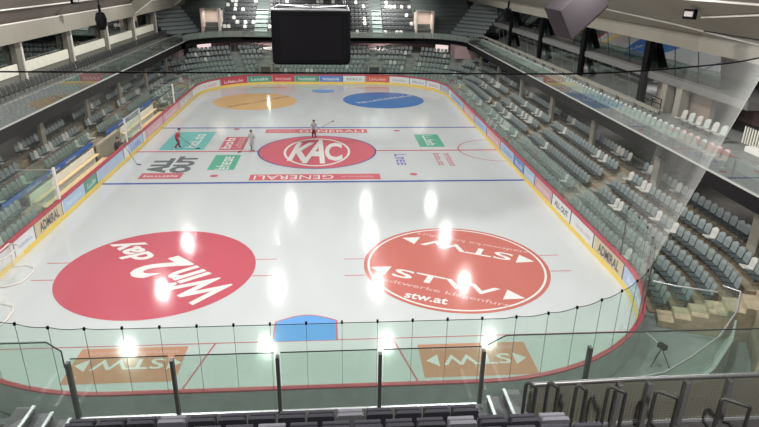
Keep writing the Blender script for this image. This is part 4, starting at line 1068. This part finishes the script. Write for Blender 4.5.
for i, (x, z, dx) in enumerate(hoops):
    t = thing('handrail_hoop', 'dark steel handrail hoop in front of the perforated railing, %s from the steps' % nth(i+1), 'handrail', (x, -7.0, 5.05), 0, 'handrail hoops at the right of the near stand')
    h = z-5.05; r_ = .06; w_ = .075+dx*.45
    pts_ = [(-w_, .05, -1.2 if i < 2 else -1.2)]+[(-w_+r_-r_*math.cos(R(a)), .05, h-r_+r_*math.sin(R(a))) for a in (0, 30, 60, 90)]+[(w_-r_+r_*math.sin(R(a)), -.05-dx*.4, h-r_+r_*math.cos(R(a))) for a in (0, 30, 60, 90)]+[(w_, -.05-dx*.4, -1.2)]
    MB().tube([(p_[0], p_[1], max(p_[2], 0.0)) for p_ in pts_], .034, 8).build('hoop', mat('hoop_grey', (.065, .065, .06), .5, metal=.3), t)
for sx, x0, l in ((1, 3.75, 'right'), (-1, -3.72, 'left')):
    t = thing('aluminium_steps', 'short aluminium steps at the %s end of the near glass barrier' % l, 'steps', (x0+sx*.12, -6.1, 5.05))
    for i in range(3):
        MB().box(sx*i*.3, -.8, .0, sx*(i+1)*.3, .1, .1+i*.16).build('tread', mat('grey_tread', (.15, .15, .16), .6, noise=.2, nscale=25), t)
        MB().box(sx*i*.3-.02, -.81, .09+i*.16, sx*i*.3+.04, .11, .125+i*.16).build('nosing', ALU, t)
# gangway fence in the near right corner
fr = [(15.9, 3.6), (16.3, 3.1), (15.3, 1.8), (13.7, .3), (12.2, -.7), (10.9, -1.45), (9.2, -1.8)]
parapet('gangway_fence', fr, 1.0, 2.2, G_RINK, 'curved glass fence around the gangway in the near right corner', postm=ALU, seglen=1.6)
parapet('gangway_fence', [(13.9, 4.9), (14.6, 4.45), (16.0, 3.9)], .6, 1.75, G_RINK, 'straight glass fence across the foot of the corner stairs', postm=ALU, seglen=1.4)
struct(MB().prism([(14.2, 4.0), (16.2, 3.2), (15.2, 1.6), (13.6, .2), (12.1, -.9), (10.8, -1.6), (9.2, -1.9), (9.0, -2.1), (16.5, -2.1), (17.2, 3.4)][::-1], 'z', -.05, -.04).build('floor_gangway', FLOORC), 'gangway floor', 'floor')
wq = MB()
for a, b in zip(fr[1:], fr[2:]):
    a, b = Vector(a), Vector(b); n = Vector((-(b-a).y, (b-a).x)).normalized()*.12; n = n if n.x-n.y > 0 else -n
    wq.prism([tuple(a), tuple(b), tuple(b+n), tuple(a+n)], 'z', -.04, 1.0)
struct(wq.build('wall_gangway', BOARDB), 'grey wall carrying the curved gangway fence', 'wall')
def trolley(x, y, rz, lbl):
    t = thing('camera_tripod', lbl, 'tripod', (x, y, -.05), rz)
    for a in (0, 120, 240): MB().tube([(0, 0, .7), (.38*math.cos(R(a)), .38*math.sin(R(a)), 0)], .02, 6).build('leg', DARKM, t)
    MB().bbox(-.09, -.16, .7, .09, .16, .88, .02).build('head', BLACK, t)
    MB().tube([(0, -.1, .8), (.1, -.75, 1.0)], .015, 6).build('pan_handle', ALU, t)
trolley(12.9, 1.9, R(200), 'dark tripod standing in the gangway behind the near right boards')
for i in range(4):
    tag(MB().tube([(11.3+i*.16, -.15+i*.12, -.03), (11.3+i*.16-.55, -.95+i*.12, .05)], .03, 6).build('metal_pole', STEEL if i % 2 else DARKM), 'metal pole lying in the gangway behind the near right boards, %s of four' % nth(i+1), 'pole', 'poles lying in the gangway')
